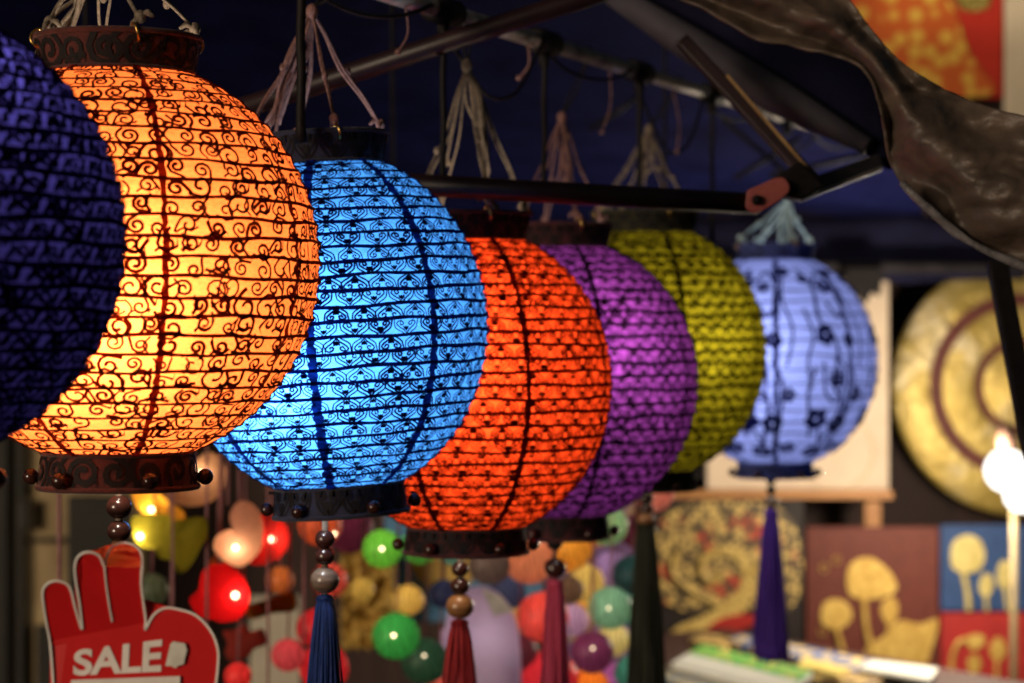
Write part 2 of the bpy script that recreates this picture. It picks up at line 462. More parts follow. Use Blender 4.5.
# blue
lantern(329, 325, 2.08, 159, 174, 'bright blue glowing lantern with broad dark blue seams, a navy tassel below it',
        cloth_mat('blue_fabric', (.085, .37, .95), (.02, .06, .2)), lacemat('blue_lace', (.01, .05, .4), .12), bandmat('blue_band', (.022, .025, .05), (.012, .014, .03)), black_scroll,
        [(-.32, -.58, -.20, 1.95, COOL), (0, 0, .0, .3, COOL)], motif_heart, rows=28, cellw=.024, linew=.0023, ribw=.0033, seams=8, seamw=.0075, u0=-.82, seam_m=seammat('blue_seam', (.06, .17, .8), .22),
        tilt=-.065, apex=(312, 12), cordm=M['cord_pink'], bundle=(270, 128, 9),
        tassel=(325, M['cord_white'], (594, 720, 7, 17), mat('navy_tassel', (.014, .055, .27), (.006, .022, .12), rough=.6, scale=200, stretch=(8, 8, .4))),
        beads=((539, 10, M['dark_wood']), (556, 10, M['dark_wood']), (580, 14.5, M['grey_wood'])))
# red
lantern(466, 383, 2.36, 146, 156, 'glowing orange red lantern with black heart lace between the blue and purple ones',
        cloth_mat('red_fabric', (1.0, .075, .014), (.3, .03, .01)), lacemat('red_lace', (.6, .03, .01), .1), bandmat('red_band', (.06, .008, .010), (.03, .005, .006)), black_scroll,
        [(-.18, -.60, .16, 1.85, WARM), (0, 0, -.05, .32, WARM)], motif_heart, rows=28, cellw=.025, linew=.0026, ribw=.0036, seams=8, seamw=.006, u0=-.35,
        apex=(467, 66), cordm=M['cord_white'], bundle=(489, 174, 5),
        tassel=(460, M['cord_white'], (619, 720, 7, 18), mat('dark_red_tassel', (.30, .010, .014), (.14, .005, .008), rough=.6, scale=200, stretch=(8, 8, .4))),
        beads=((569, 8.5, M['dark_wood']), (586, 9.5, M['dark_wood']), (606, 14, M['tan_wood'])))
# purple
lantern(560, 381, 2.72, 138, 142, 'purple lantern with black lace squeezed between the red and olive green ones',
        cloth_mat('purple_fabric', (.46, .075, .53), (.06, .01, .07)), lacemat('purple_lace', (.1, .01, .12), .1), bandmat('purple_band', (.06, .010, .016), (.03, .006, .009)), black_scroll,
        [(.22, -.52, .20, .52, NEUT), (0, 0, 0, .30, NEUT)], motif_heart, rows=27, cellw=.022, linew=.0027, ribw=.0046, seams=8, seamw=.006, u0=-.5, band=.34,
        apex=(562, 118), cordm=M['cord_pink'], bundle=(567, 180, 5),
        tassel=(555, M['cord_pink'], (579, 720, 7, 14), mat('pink_tassel', (.55, .06, .14), (.32, .03, .08), rough=.6, scale=200, stretch=(8, 8, .4))),
        beads=((529, 7, M['wire']), (544, 7, M['wire']), (568, 11, M['dark_wood'])))
# olive
lantern(645, 351, 3.06, 121, 129, 'olive green lantern with black lace and a blackish green tassel',
        cloth_mat('olive_fabric', (.38, .33, .014), (.07, .06, .01)), lacemat('olive_lace', (.1, .1, .01), .1), bandmat('olive_band', (.035, .032, .010), (.015, .014, .006)), black_scroll,
        [(.30, -.50, .08, .60, WARM), (0, 0, 0, .42, WARM)], motif_heart, rows=26, cellw=.022, linew=.0027, ribw=.0050, seams=8, seamw=.006, u0=-.52,
        apex=(649, 130), cordm=M['cord_white'], bundle=(645, 172, 8),
        tassel=(646, M['cord_white'], (516, 720, 7, 18), mat('black_green_tassel', (.018, .022, .010), (.008, .010, .005), rough=.6, scale=200, stretch=(8, 8, .4))),
        beads=((488, 6, M['tan_wood']), (498, 7.5, M['dark_wood']), (509, 7.5, M['dark_wood']), (519, 9, M['tan_wood'])))
# pale blue with flowers
def flowers(b, S):
    def blot(u, t, rr):
        a0 = random.uniform(0, 2 * PI)
        for q in range(5):
            a = a0 + 2 * PI * q / 5
            petal(u + rr * .60 * math.cos(a) / S.r(t), t + rr * .60 * math.sin(a) / S.L, rr * .44)
    def petal(u, t, rr):
        ring = []; n = 12
        ce = b.add(S.p(u, t) + S.nrm(u, t) * .0034)
        for j in range(n):
            a = 2 * PI * j / n; q = rr
            uu = u + q * math.cos(a) / S.r(t); tt = t + q * math.sin(a) / S.L
            ring.append(b.add(S.p(uu, tt) + S.nrm(uu, tt) * .0034))
        for j in range(n): b.face(ce, ring[(j + 1) % n], ring[j])
    for q in range(8):
        u = -PI / 2 - 1.45 + q * .785
        for du, t, rr in ((.28, .40, .012), (.62, .42, .010), (.42, .56, .011), (.80, .62, .011), (.12, .16, .009), (.78, .12, .009), (.86, .86, .011), (.22, .72, .016), (.6, .74, .015), (.45, .20, .010), (.38, .88, .012)):
            blot(u + du * .785 + .05, t, rr * random.uniform(1.0, 1.35))
        for (pts, w) in (([(.12, .10), (.3, .2), (.28, .34), (.5, .44), (.46, .58), (.62, .66), (.5, .84)], .0055), ([(.3, .2), (.55, .12), (.75, .24), (.6, .33), (.45, .27)], .005), ([(.2, .52), (.12, .62), (.25, .8)], .005), ([(.66, .5), (.8, .6), (.7, .86)], .005), ([(.85, .08), (.8, .25), (.92, .38), (.84, .52)], .004), ([(.08, .3), (.18, .4), (.1, .5), (.16, .6)], .004), ([(.34, .74), (.46, .82), (.6, .9), (.72, .82), (.62, .74)], .004), ([(.3, .5), (.36, .62), (.56, .64), (.6, .52), (.45, .48)], .0045)):
            v3 = smoothline([(x, y, 0) for x, y in pts], False, 5)
            ribbon(b, S, [(u + a.x * .785, a.y) for a in v3], w, .0030)
def motif_none(w, h, row, k): return []
lantern(775, 361, 3.5, 102, 108, 'pale blue lantern with dark flower print, farthest of the row, with violet tassel',
        cloth_mat('pale_blue_fabric', (.42, .46, .97), (.08, .1, .3)), cloth_mat('flower_print', (.012, .016, .10), (.01, .012, .05), .5), cloth_mat('pale_blue_band', (.30, .38, .9), (.10, .13, .34), .5), black_scroll,
        [(-.34, -.52, .02, .62, COOL), (0, 0, 0, .22, COOL)], motif_none, rows=19, cellw=.03, linew=.002, ribw=.0022, seams=8, seamw=.008, u0=-.89, seam_m=seammat('pale_blue_seam', (.3, .36, .9), .2), flowers=flowers, sag=.016,
        band=.36, bandh=.022, apex=(788, 200), cordm=mat('cord_pale_blue', (.45, .6, .66), (.3, .42, .48), rough=.9, scale=300), bundle=(782, 252, 5), ringn=4,
        tassel=(771, M['wire'], (508, 658, 6, 16), mat('violet_tassel', (.09, .028, .40), (.035, .010, .17), rough=.6, scale=200, stretch=(8, 8, .4))),
        beads=((480, 5, M['wire']), (490, 5, M['wire']), (502, 7.5, M['grey_wood'])))

# ------------------------------------------------------------------ tent
M['navy'] = mat('navy_canvas', (.008, .010, .062), (.004, .005, .034), rough=.9, scale=9, bump=.25, stretch=(1, 1, 3), bscale=40, spec=.04)
M['navy2'] = mat('navy_dark_canvas', (.010, .010, .028), (.005, .005, .014), rough=.85, scale=9, bump=.2, spec=.04)
M['steel'] = mat('painted_steel', (.05, .045, .05), (.025, .022, .026), rough=.38, scale=25, metallic=.4, bump=.05)
M['alu'] = mat('bare_aluminium', (.40, .36, .33), (.16, .145, .135), rough=.4, scale=30, metallic=.3, bump=.05)
M['pinkplastic'] = mat('pink_plastic', (.46, .13, .11), (.38, .10, .09), rough=.45, scale=40, bump=.05)
M['maroonsteel'] = mat('maroon_steel', (.022, .010, .012), (.014, .007, .009), rough=.4, scale=25, bump=.05)
tent = empty('market_tent', (0.1, 3, 0), 'navy market tent whose steel frame and canopy roof hang over the lanterns', 'tent')
def tpart(b, name, m, smooth=True):
    o = b.build(name, m, tent, smooth=smooth); o.location = -Vector(tent.location); return o
def sheet(b, A, Bq, C, D, nu=24, nv=16, amp=.012, sc=5.0):
    from mathutils import noise as mn
    g = []
    for i in range(nu + 1):
        row = []
        for j in range(nv + 1):
            u, v = i / nu, j / nv
            p = (A * (1 - u) + Bq * u) * (1 - v) + (D * (1 - u) + C * u) * v
            p = p + Vector((0, 0, 1)) * mn.noise(p * sc) * amp
            row.append(b.add(p))
        g.append(row)
    for i in range(nu):
        for j in range(nv): b.face(g[i][j], g[i + 1][j], g[i + 1][j + 1], g[i][j + 1])
zr = lambda d: 2.3 - .195 * (d - 2)
b = MB(); sheet(b, Vector((-1.7, 1.2, zr(1.2))), Vector((-.12, 1.2, zr(1.2))), Vector((.90, 5.0, zr(5))), Vector((-2.2, 5.0, zr(5))), 40, 30, .05, 2.2)
solidify(tpart(b, 'roof_canopy', M['navy']), .003)
b = MB(); sheet(b, Vector((-2.2, 5.0, zr(5) + .01)), Vector((1.12, 5.0, zr(5) + .01)), Vector((1.12, 5.0, 1.582)), Vector((-2.2, 5.0, 1.582)), 50, 4, .018, 9)
solidify(tpart(b, 'valance', M['navy2']), .004)
b = MB(); b.tube([(-2.2, 4.97, 1.612), (1.15, 4.97, 1.612)], .014, 10); tpart(b, 'eave_bar', M['steel'])
b = MB(); b.tube([POLE0, POLE1], .0088, 12); tpart(b, 'hanging_pole', M['alu'])
for d in (2.01, 2.307, 2.578, 2.90, 3.205, 3.6):
    p = POLE(d); dv = (POLE1 - POLE0).normalized()
    b = MB(); b.tube([p - dv * .030, p - dv * .028, p + dv * .028, p + dv * .030], [.010, .0145, .0145, .010], 12)
    b.box(p + Vector((-.006, -.012, -.026)), p + Vector((.006, .012, -.008)))
    tpart(b, 'pole_clamp', M['wire'])
b = MB(); b.tube([P(180, 128, 2.28), P(590, -4, 2.30), P(760, -60, 2.31)], .0105, 12); tpart(b, 'rafter', M['maroonsteel'])
b = MB(); b.tube([P(396, 183.5, 2.27), P(757, 204, 2.34)], .0112, 14); tpart(b, 'crossbar', M['maroonsteel'])
# bracket at the end of the crossbar
def plate(b, quad, th): b.slab(quad, (0, th, 0))
b = MB()
ol = [P(746, 200, 2.325), P(749, 190, 2.325), P(757, 186, 2.325), P(782, 177, 2.325), P(789, 192, 2.325), P(762, 211, 2.325), P(751, 212, 2.325), P(746, 207, 2.325)]
b.slab(smoothline(ol, True, 3), (0, .03, 0)); br = bevel(tpart(b, 'bracket', M['pinkplastic'], False), .0015)
b = MB(); c0 = P(757, 200, 2.322); b.tube([c0 + Vector((0, -.003, 0)), c0 + Vector((0, .006, 0))], .0052, 14)
o = b.build('bolt', M['wire'], br)
b = MB(); b.slab([P(778, 176, 2.34), P(800, 160, 2.34), P(826, 186, 2.34), P(800, 200, 2.34), P(788, 196, 2.34)], (0, .05, 0)); bevel(tpart(b, 'joint_block', M['wire'], False), .003)
# slanted rail with its bright edge, and the short stay
def bar(b, p, q, w, dpt):
    t = (q - p).normalized(); sd = t.cross(Vector((0, 1, 0))).normalized() * w * .5; dv = Vector((0, dpt, 0))
    i = [b.add(x) for x in (p - sd, p + sd, p + sd + dv, p - sd + dv, q - sd, q + sd, q + sd + dv, q - sd + dv)]
    for f in ((3,2,1,0),(4,5,6,7),(0,1,5,4),(1,2,6,5),(2,3,7,6),(3,0,4,7)): b.face(*[i[k] for k in f])
b = MB(); bar(b, P(682, 38, 2.40), P(822, 188, 2.37), .014, .024); ra = bevel(tpart(b, 'slanted_rail', M['maroonsteel'], False), .002)
b = MB(); bar(b, P(727, 75, 2.388), P(824, 187, 2.362), .0024, .006); b.build('edge_strip', mat('edge_gold', (.42, .27, .10), (.25, .15, .06), rough=.5), ra, smooth=False)
b = MB(); bar(b, P(800, 190, 2.39), P(882, 160, 2.44), .016, .02); st = bevel(tpart(b, 'stay_bar', M['steel'], False), .002)
b = MB(); bar(b, P(800, 200, 2.385), P(882, 168, 2.435), .0042, .012); b.build('edge_strip', M['alu'], st, smooth=False)
# side panel of the roof, underside
b = MB()
ol = [P(596, -10, 2.62), P(720, -10, 2.55), P(840, 40, 2.50), P(885, 100, 2.48), P(893, 168, 2.46), P(862, 152, 2.47), P(812, 128, 2.49), P(740, 88, 2.54), P(690, 58, 2.57), P(640, 18, 2.60)]
b.slab(smoothline(ol, True, 4), (0, .012, .004)); tpart(b, 'side_panel', M['navy2'])
b = MB(); b.tube([P(600, -14, 2.58), P(690, 44, 2.545), P(780, 98, 2.50), P(868, 146, 2.455)], [.012, .020, .020, .010], 14); tpart(b, 'rolled_edge', mat('grey_canvas', (.055, .05, .065), (.03, .028, .04), rough=.7, scale=12, bump=.2))
# scissor truss far end of the pole
for (a, c_) in (((722, 118), (800, 186)), ((770, 176), (882, 150)), ((735, 178), (800, 138)), ((640, 96), (590, 130))):
    b = MB(); b.tube([P(*a, 3.75), P(*c_, 3.8)], .0045, 8); tpart(b, 'truss_bar', M['wire'])
b = MB(); bar(b, P(998, 258, 2.36), P(1056, 560, 2.3), .020, .02); b.v = b.v; lg = tpart(b, 'leg', M['wire'], False); bevel(lg, .002)
b = MB(); bar(b, P(1056, 560, 2.3), Vector((.60, 2.28, 0)), .022, .02); tpart(b, 'leg', M['wire'], False)
b = MB(); b.slab([P(846, 268, 4.93), P(884, 268, 4.93), P(880, 296, 4.93), P(872, 292, 4.93), P(866, 304, 4.93), P(858, 296, 4.93), P(848, 298, 4.93)], (0, .02, 0)); tpart(b, 'eave_clip', M['wire'], False)

# power cable wound loosely along the pole
b = MB(); pts = []
for k in range(60):
    d = 1.62 + 2.5 * k / 59; p = POLE(d); a = k * .9
    pts.append(p + Vector((.016 * math.cos(a), 0, -.012 + .014 * math.sin(a) - (.045 + .03 * math.sin(k)) * max(0, math.sin(k * .42)) ** 3)))
b.tube(smoothline(pts, False, 3), .0022, 6)
tag(b.build('power_cable', M['wire'], origin=POLE(2.9)), 'thin black cable looping loosely along the pale tent pole', 'cable')
for px, d, y0_, y1_, dx_, says in ((533, 2.53, 44, 78, -14, 'short loose string end dangling at the pole over the red lantern'), (612, 2.79, 92, 132, -10, 'short loose string end dangling between purple and olive straps'), (668, 3.03, 108, 152, 9, 'short loose string end dangling right of the olive lantern strap'), (420, 2.22, 20, 52, -22, 'short loose string end left of the long strap near the rafter')):
    a = POLE(d) + Vector((0, -.012, -.008)); e = P(px + dx_, y1_, d - .01)
    b = MB(); b.tube(smoothline([a, a * .5 + e * .5 + Vector((.006, 0, -.004)), e], False, 5), .0011, 6); b.ball(e, .0032, 8, 6)
    tag(b.build('string_end', M['cord_pink'], origin=e), says, 'string', 'loose string ends at the pole')

# straps hanging from the pole
strap_says = {305: 'black strap hanging from the pole behind the cords of the blue lantern', 445: 'long black strap hanging between the blue and the red lantern',
              545: 'black strap hanging left of the purple lantern cords', 640: 'black strap hanging at the olive lantern cords', 712: 'black strap hanging between the olive and the pale blue lantern'}
for px, d, yb, w in ((305, 2.01, 132, .0075), (445, 2.307, 184, .0060), (545, 2.578, 184, .0055), (640, 2.90, 190, .0065), (712, 3.205, 240, .006)):
    top = POLE(d); kz = d / F; base = P(px, yb, d)
    b = MB(); n = 10
    pts = [Vector((top.x + .0005 * math.sin(k * 1.3), top.y - .012, top.z - .010 + (base.z - top.z) * k / n)) for k in range(n + 1)]
    b.tube(pts, [w * .55] * n + [w * .8], 8)
    b.torus(top, .0125, .002, (POLE1 - POLE0), 16, 6)
    tag(b.build('hanging_strap', M['wire'], origin=base), strap_says[px], 'strap', 'black straps hanging from the pole')

# brown tarpaulin
b = MB()
from mathutils import noise as mnoise
upper = [(640, -70), (740, -60), (800, -40), (846, -4), (872, 30), (902, 62), (950, 92), (1000, 110), (1060, 122), (1120, 130)]
lower = [(640, -20), (690, 4), (740, 32), (800, 50), (852, 62), (872, 92), (884, 140), (893, 178), (922, 208), (956, 236)]
lower2 = [(640, -20), (700, 8), (762, 41), (826, 53), (866, 72), (882, 120), (894, 172), (930, 212), (985, 252), (1110, 300)]
U = smoothline([(x, y, 0) for x, y in upper], False, 14); Lw = smoothline([(x, y, 0) for x, y in lower2], False, 14)
nv = 44; g = []
for i, (a, c_) in enumerate(zip(U, Lw)):
    row = []
    for j in range(nv + 1):
        v = j / nv; q = a * (1 - v) + c_ * v
        d = 2.20 - .16 * i / len(U)
        fold = .017 * math.sin(v * 9 + 3.0 * mnoise.noise(Vector((i * .05, v * 1.4, 1)))) * (.35 + .65 * v) + .028 * mnoise.noise(Vector((q.x * .012, q.y * .03, 3))) + .010 * abs(mnoise.noise(Vector((q.x * .035, q.y * .05, 8)))) + .004 * abs(mnoise.noise(Vector((q.x * .07 + q.y * .05, q.y * .06, 4)))) + .0008 * mnoise.noise(Vector((q.x * .25, q.y * .25, 6)))
        d2 = d + fold - .02 * math.sin(PI * v)
        row.append(b.add(P(q.x, q.y + 3 * mnoise.noise(Vector((i * .17, 0, 5))) * (v > .9), d2)))
    g.append(row)
for i in range(len(g) - 1):
    for j in range(nv): b.face(g[i][j], g[i][j + 1], g[i + 1][j + 1], g[i + 1][j])
tarp_m = mat('brown_tarp', (.105, .074, .055), (.040, .031, .027), rough=.46, scale=16, bump=.4, lo=.3, hi=.7, stretch=(1, 1, 1.6), bscale=60, spec=.3)
tp = b.build('tarpaulin', tarp_m, origin=P(900, 150, 2.35)); solidify(tp, .003)
tag(tp, 'creased brown black tarpaulin draped over the corner of the tent', 'tarpaulin')
b = MB()
cuff = Lw[int(len(Lw) * .70):]
b.tube([P(q.x, q.y - 2, 2.06 - .0 * k + .02 * mnoise.noise(Vector((k * .05, 0, 2)))) for k, q in enumerate(cuff)], [.0035 + .0035 * abs(mnoise.noise(Vector((k * .045, 1, 2)))) + .0012 * mnoise.noise(Vector((k * .2, 3, 2))) for k in range(len(cuff))], 10)
hem = b.build('hem', mat('grey_hem', (.20, .19, .20), (.07, .065, .07), rough=.22, scale=50, bump=.6), tp); hem.location = -Vector(tp.location)

# ------------------------------------------------------------------ sale sign
SD = 1.5
hand = [(50, 760), (55, 720), (53, 683), (50, 644), (46.5, 625), (42.5, 599), (43.4, 588), (51, 581.6), (61, 581.6), (69.7, 588), (75, 608), (80, 625), (82, 629), (81, 617), (78.8, 600), (75, 577), (75, 563), (80, 554.6), (89.5, 552), (99, 556), (103.6, 566), (105, 566), (107, 556), (112, 547), (124, 543), (136, 547), (142, 558), (141, 584), (144, 608), (145.6, 622), (145, 630), (153, 615.5), (164.7, 608), (179, 609.5), (196, 615.5), (210, 630), (217, 646.5), (218, 663), (213, 695), (196, 720), (180, 740), (172, 760)]
def bend(px, py):
    """depth of the bent card: fingers lean forward above the crease, one fingertip folds back"""
    cy = 640 - (px - 52) * .19
    d = SD
    if px < 148 and py < cy: d -= (cy - py) * .00030
    if 104 <= px < 145 and py < 567: d += (567 - py) * .0013
    return d
import bmesh
def card(outl, name, m, off=0.0, th=.0022, parent=None, cuts=True):
    bm = bmesh.new()
    vs = [bm.verts.new((x, 0, y)) for x, y in outl]
    f = bm.faces.new(vs)
    bmesh.ops.triangulate(bm, faces=[f])
    if cuts:
        for (co, no) in [((52, 0, 640), (.19, 0, 1)), ((60, 0, 567), (0, 0, 1)), ((52, 0, 634), (.19, 0, 1)), ((52, 0, 646), (.19, 0, 1)), ((60, 0, 572), (0, 0, 1)), ((148, 0, 600), (1, 0, 0)), ((104.4, 0, 600), (1, 0, 0)), ((60, 0, 560), (0, 0, 1))]:
            bmesh.ops.bisect_plane(bm, geom=bm.verts[:] + bm.edges[:] + bm.faces[:], plane_co=co, plane_no=no)
    me = bpy.data.meshes.new(name)
    for v in bm.verts: v.co = P(v.co.x, v.co.z, bend(v.co.x, v.co.z) + off)
    bmesh.ops.recalc_face_normals(bm, faces=bm.faces[:])
    bm.to_mesh(me); bm.free()
    me.materials.append(m)
    o = bpy.data.objects.new(name, me); col.objects.link(o)
    if th: 
        md = o.modifiers.new('thickness', 'SOLIDIFY'); md.thickness = th; md.offset = 0
    if parent is not None: o.parent = parent; o.location = -Vector(parent.location)
    return o
sale = empty('sale_sign', P(130, 760, SD), 'red hand shaped card reading SALE, cut by the lower edge under the orange lantern', 'sign')
sred = mat('sign_red', (.62, .014, .016), (.54, .012, .014), rough=.3, scale=20, coat=.25, bump=.03)
swhite = mat('sign_white', (.85, .78, .74), (.75, .68, .64), rough=.5, scale=60, bump=.05)
hs = [(v.x, v.y) for v in smoothline([(x, y, 0) for x, y in hand], False, 3)]
card(hs, 'hand_card', sred, 0, .0022, sale)
# white edging along the outline and between the fingers
def edging(path, name, w=1.15):
    b = MB(); n = len(path); L = []
    for k in range(n):
        a = Vector(path[max(0, k - 1)]); c_ = Vector(path[min(n - 1, k + 1)]); t = (c_ - a); t = t.normalized() if t.length else Vector((1, 0))
        s = Vector((-t.y, t.x)) * w; p = Vector(path[k])
        L.append([b.add(P(*(p + s), bend(*p) - .0024)), b.add(P(*(p - s), bend(*p) - .0024)), b.add(P(*(p - s), bend(*p) - .0012)), b.add(P(*(p + s), bend(*p) - .0012))])
    for q, w_ in zip(L, L[1:]):
        for j in range(4): b.face(q[j], q[(j + 1) % 4], w_[(j + 1) % 4], w_[j])
    o = b.build(name, swhite, sale, smooth=False); o.location = -Vector(sale.location)
edging(hs, 'white_edging'); 
edging([(v.x, v.y) for v in smoothline([(104.3, 566, 0), (106, 585, 0), (109, 605, 0), (112, 622, 0)], False, 4)], 'finger_line', .8)
# lettering
cu = bpy.data.curves.new('lettering', 'FONT'); cu.body = 'SALE'; cu.size = 1; cu.extrude = .0; cu.offset = .032; cu.space_character = 1.0
to = bpy.data.objects.new('lettering', cu); col.objects.link(to)
dg = bpy.context.evaluated_depsgraph_get(); dg.update()
me = bpy.data.meshes.new_from_object(to.evaluated_get(dg)); bpy.data.objects.remove(to)
xs = [v.co.x for v in me.vertices]; ys = [v.co.y for v in me.vertices]
x0, x1, y0, y1 = min(xs), max(xs), min(ys), max(ys)
bm = bmesh.new(); bm.from_mesh(me)
for v in bm.verts:
    s, t = (v.co.x - x0) / (x1 - x0), (v.co.y - y0) / (y1 - y0)
    px = 73 + 88 * s + 1.5 * t; base = 676 - 4 * s; hgt = 26 + 7 * s
    v.co = P(px, base - hgt * t, SD - .0016)
bm.to_mesh(me); bm.free(); me.materials.clear(); me.materials.append(swhite); me.polygons.foreach_set('use_smooth', [False] * len(me.polygons))
lo_ = bpy.data.objects.new('lettering', me); col.objects.link(lo_); lo_.parent = sale; lo_.location = -Vector(sale.location); solidify(lo_, .0004)
zz = lambda pts: [(x / 4.19, 520 + y / 4.19) for x, y in pts]
card(zz([(714, 520), (726, 508), (748, 512), (776, 517), (784, 545), (776, 575), (770, 604), (750, 609), (735, 620), (715, 611), (693, 612), (701, 585), (706, 560)]), 'white_sticker', mat('sticker_white', (.75, .73, .66), (.6, .57, .5), rough=.5, scale=60), -.0030, .0012, sale, False)
card([(71, 680), (180, 676), (181, 722), (72, 726)], 'white_label', swhite, -.0028, .001, sale, False)
b = MB(); q = P(118, 740, SD); b.tube([q + Vector((0, .006, .02)), q + Vector((0, .006, -1.16))], .005, 10); b.lathe([(.0, 0), (.09, 0), (.09, .012), (.0, .016)], 28, q + Vector((0, .006, -1.19)))
o = b.build('stand', M['steel'], sale); o.location = -Vector(sale.location)

# ------------------------------------------------------------------ little hanging lights
RA, RB = P(20, 236, 2.75), P(692, 236, 3.42)
def RAIL(px):
    k = (px - 512) / F
    # where the vertical plane through that column meets the rail
    t = (k * RA.y - RA.x) / ((RB.x - RA.x) - k * (RB.y - RA.y)); return RA + (RB - RA) * t
rail = empty('display_rail', (RA + RB) / 2, 'thin dark rail behind the lanterns from which the small lights hang', 'rail')
b = MB(); b.tube([RA, RB], .006, 10); o = b.build('bar', M['steel'], rail); o.location = -Vector(rail.location)
for q in (.08, .5, .95):
    p = RA + (RB - RA) * q
    b = MB(); b.tube([p, Vector((p.x, p.y, zr(p.y) + .03))], .003, 6); o = b.build('tie', M['wire'], rail); o.location = -Vector(rail.location)

led = emit_mat('led_glow', (1, .72, .42), 6)
led_dim = emit_mat('led_glow_dim', (1, .78, .5), 2.2)
ballmats = {}
def ballmat(c):
    if c not in ballmats:
        m, t = nt('cotton_ball_%d' % len(ballmats))
        tc = N(t, 'ShaderNodeTexCoord'); w = N(t, 'ShaderNodeTexWave'); w.inputs['Scale'].default_value = 34; w.inputs['Distortion'].default_value = 9; w.inputs['Detail'].default_value = 2
        t.links.new(tc.outputs['Object'], w.inputs['Vector'])
        cc = mixcol(t, ramp(t, w.outputs['Fac'], 0, 1), tuple(x * .55 for x in c), c)
        p = N(t, 'ShaderNodeBsdfPrincipled'); p.inputs['Roughness'].default_value = .5; t.links.new(cc, p.inputs['Base Color'])
        p.inputs['Coat Weight'].default_value = .12; p.inputs['Coat Roughness'].default_value = .2
        tr = N(t, 'ShaderNodeBsdfTranslucent'); t.links.new(cc, tr.inputs[0])
        bn = N(t, 'ShaderNodeBump'); bn.inputs['Strength'].default_value = .3; bn.inputs['Distance'].default_value = .002
        t.links.new(w.outputs['Fac'], bn.inputs['Height']); t.links.new(bn.outputs[0], p.inputs['Normal'])
        mx = N(t, 'ShaderNodeMixShader'); mx.inputs[0].default_value = .5
        t.links.new(p.outputs[0], mx.inputs[1]); t.links.new(tr.outputs[0], mx.inputs[2])
        o = N(t, 'ShaderNodeOutputMaterial'); t.links.new(mx.outputs[0], o.inputs[0]); ballmats[c] = m
    return ballmats[c]
def thread_to_rail(root, p, r, px):
    a = RAIL(px)
    b = MB(); b.tube(smoothline([p + Vector((0, 0, r * .95)), p * .6 + a * .4 + Vector((.004, 0, 0)), a], False, 4), .0016, 6)
    o = b.build('thread', M['thread'], root); o.location = -Vector(root.location)
def ball(px, py, rpx, c, label, dd=0.0, ledon=None, glow=0):
    d = RAIL(px).y + dd; p = P(px, py, d); r = rpx * d / F
    b = MB(); b.ball(p, r, 28, 18, .97)
    o = tag(b.build('cotton_ball_light', ballmat(c), origin=p), label, 'ball light', 'small cotton ball lights on threads')
    thread_to_rail(o, p, r, px)
    if ledon is not None:
        dx, dy = ledon; v = Vector((dx, -math.sqrt(max(.05, 1 - dx * dx - dy * dy)), dy)) * r
        b = MB(); b.ball(v, .0022, 10, 6); b.build('led_bulb', led_dim if not glow else led, o)
    bulb_light('led_or_fill_light', (0, -r * .25, r * .2), .034 * (r / .033) ** 2, (1, .84, .62), .004, o)
    return o
G1, G2, G3 = (.16, .55, .06), (.04, .33, .07), (.02, .06, .035)
ball(382, 549, 20, G1, 'bright lime green ball light left of the red lantern base', 0, (.05, .1), .02)
ball(396, 636, 24, G2, 'mid green ball light above the blackish green one', 0, (-.05, .15), .01)
ball(425, 661, 24, G3, 'blackish green ball light at the lower edge left of the dark red tassel', .07, (0, .35))
ball(420, 546, 19, (.10, .38, .06), 'green ball light half hidden behind the red lantern bottom band', .09)
ball(452, 551, 15, (.10, .26, .22), 'small grey teal ball light behind the string of the red lantern', .14)
ball(489, 565, 21, (.10, .065, .06), 'dark brown ball light right of the beads of the red tassel', -.02, (0, .6))
ball(530, 558, 27, (.62, .22, .12), 'large salmon ball light left of the pink tassel', .05)
ball(569, 549, 23, (.68, .30, .035), 'amber ball light right behind the pink tassel beads', .02)
ball(597, 532, 15, (.70, .27, .03), 'small orange ball light below the purple lantern', .10)
ball(444, 594, 15, (.02, .025, .07), 'small dark navy ball light behind the beads of the dark red tassel', .10)
ball(543, 617, 26, (.66, .07, .06), 'coral red ball light touching the pink tassel on its left', .02)
ball(569, 590, 15, (.13, .075, .05), 'small brown ball light half behind the pink tassel', .10)
ball(610, 608, 22, (.17, .36, .25), 'sage green ball light above the plum purple one', -.03, (-.1, .1))
ball(636, 609, 19, (.06, .24, .2), 'teal ball light half behind the blackish green tassel', .05, (-.1, .2))
ball(633, 575, 21, (.015, .05, .06), 'dark petrol ball light with a bright glint left of the blackish green tassel', 0, (.15, .35), .006)
ball(592, 652, 22, (.14, .025, .085), 'plum purple ball light below the sage green one', -.04, (0, .3))
ball(548, 682, 32, (.62, .03, .05), 'big crimson ball light behind the foot of the pink tassel', .09)
ball(590, 688, 20, (.75, .20, .02), 'orange ball light cut by the lower edge under the plum one', .05)
ball(519, 652, 19, (.10, .02, .035), 'dark maroon ball light between the lavender pouch and the pink tassel', .11)
ball(633, 673, 19, (.05, .22, .18), 'dark teal ball light low beside the blackish green tassel', .08, (.1, .3))
ball(607, 525, 21, (.24, .42, .22), 'pale green ball light right of the purple lantern bottom band', .03)
ball(637, 531, 18, (.10, .015, .045), 'wine red ball light half behind the olive lantern beads', .09)
ball(652, 490, 23, (.60, .20, .16), 'rose pink ball light just under the olive lantern', .12)
ball(316, 628, 20, (.5, .02, .03), 'upper of the two red ball lights behind the navy tassel', .06)
ball(324, 668, 25, (.55, .02, .03), 'lower of the two red ball lights behind the navy tassel', .12)
ball(320, 525, 22, (.55, .09, .03), 'orange red ball light behind the dark beads of the navy tassel', .16, (.7, -.35), .01)
ball(350, 530, 24, (.10, .015, .04), 'dull maroon ball light between the blue and the red lantern bases', .2)
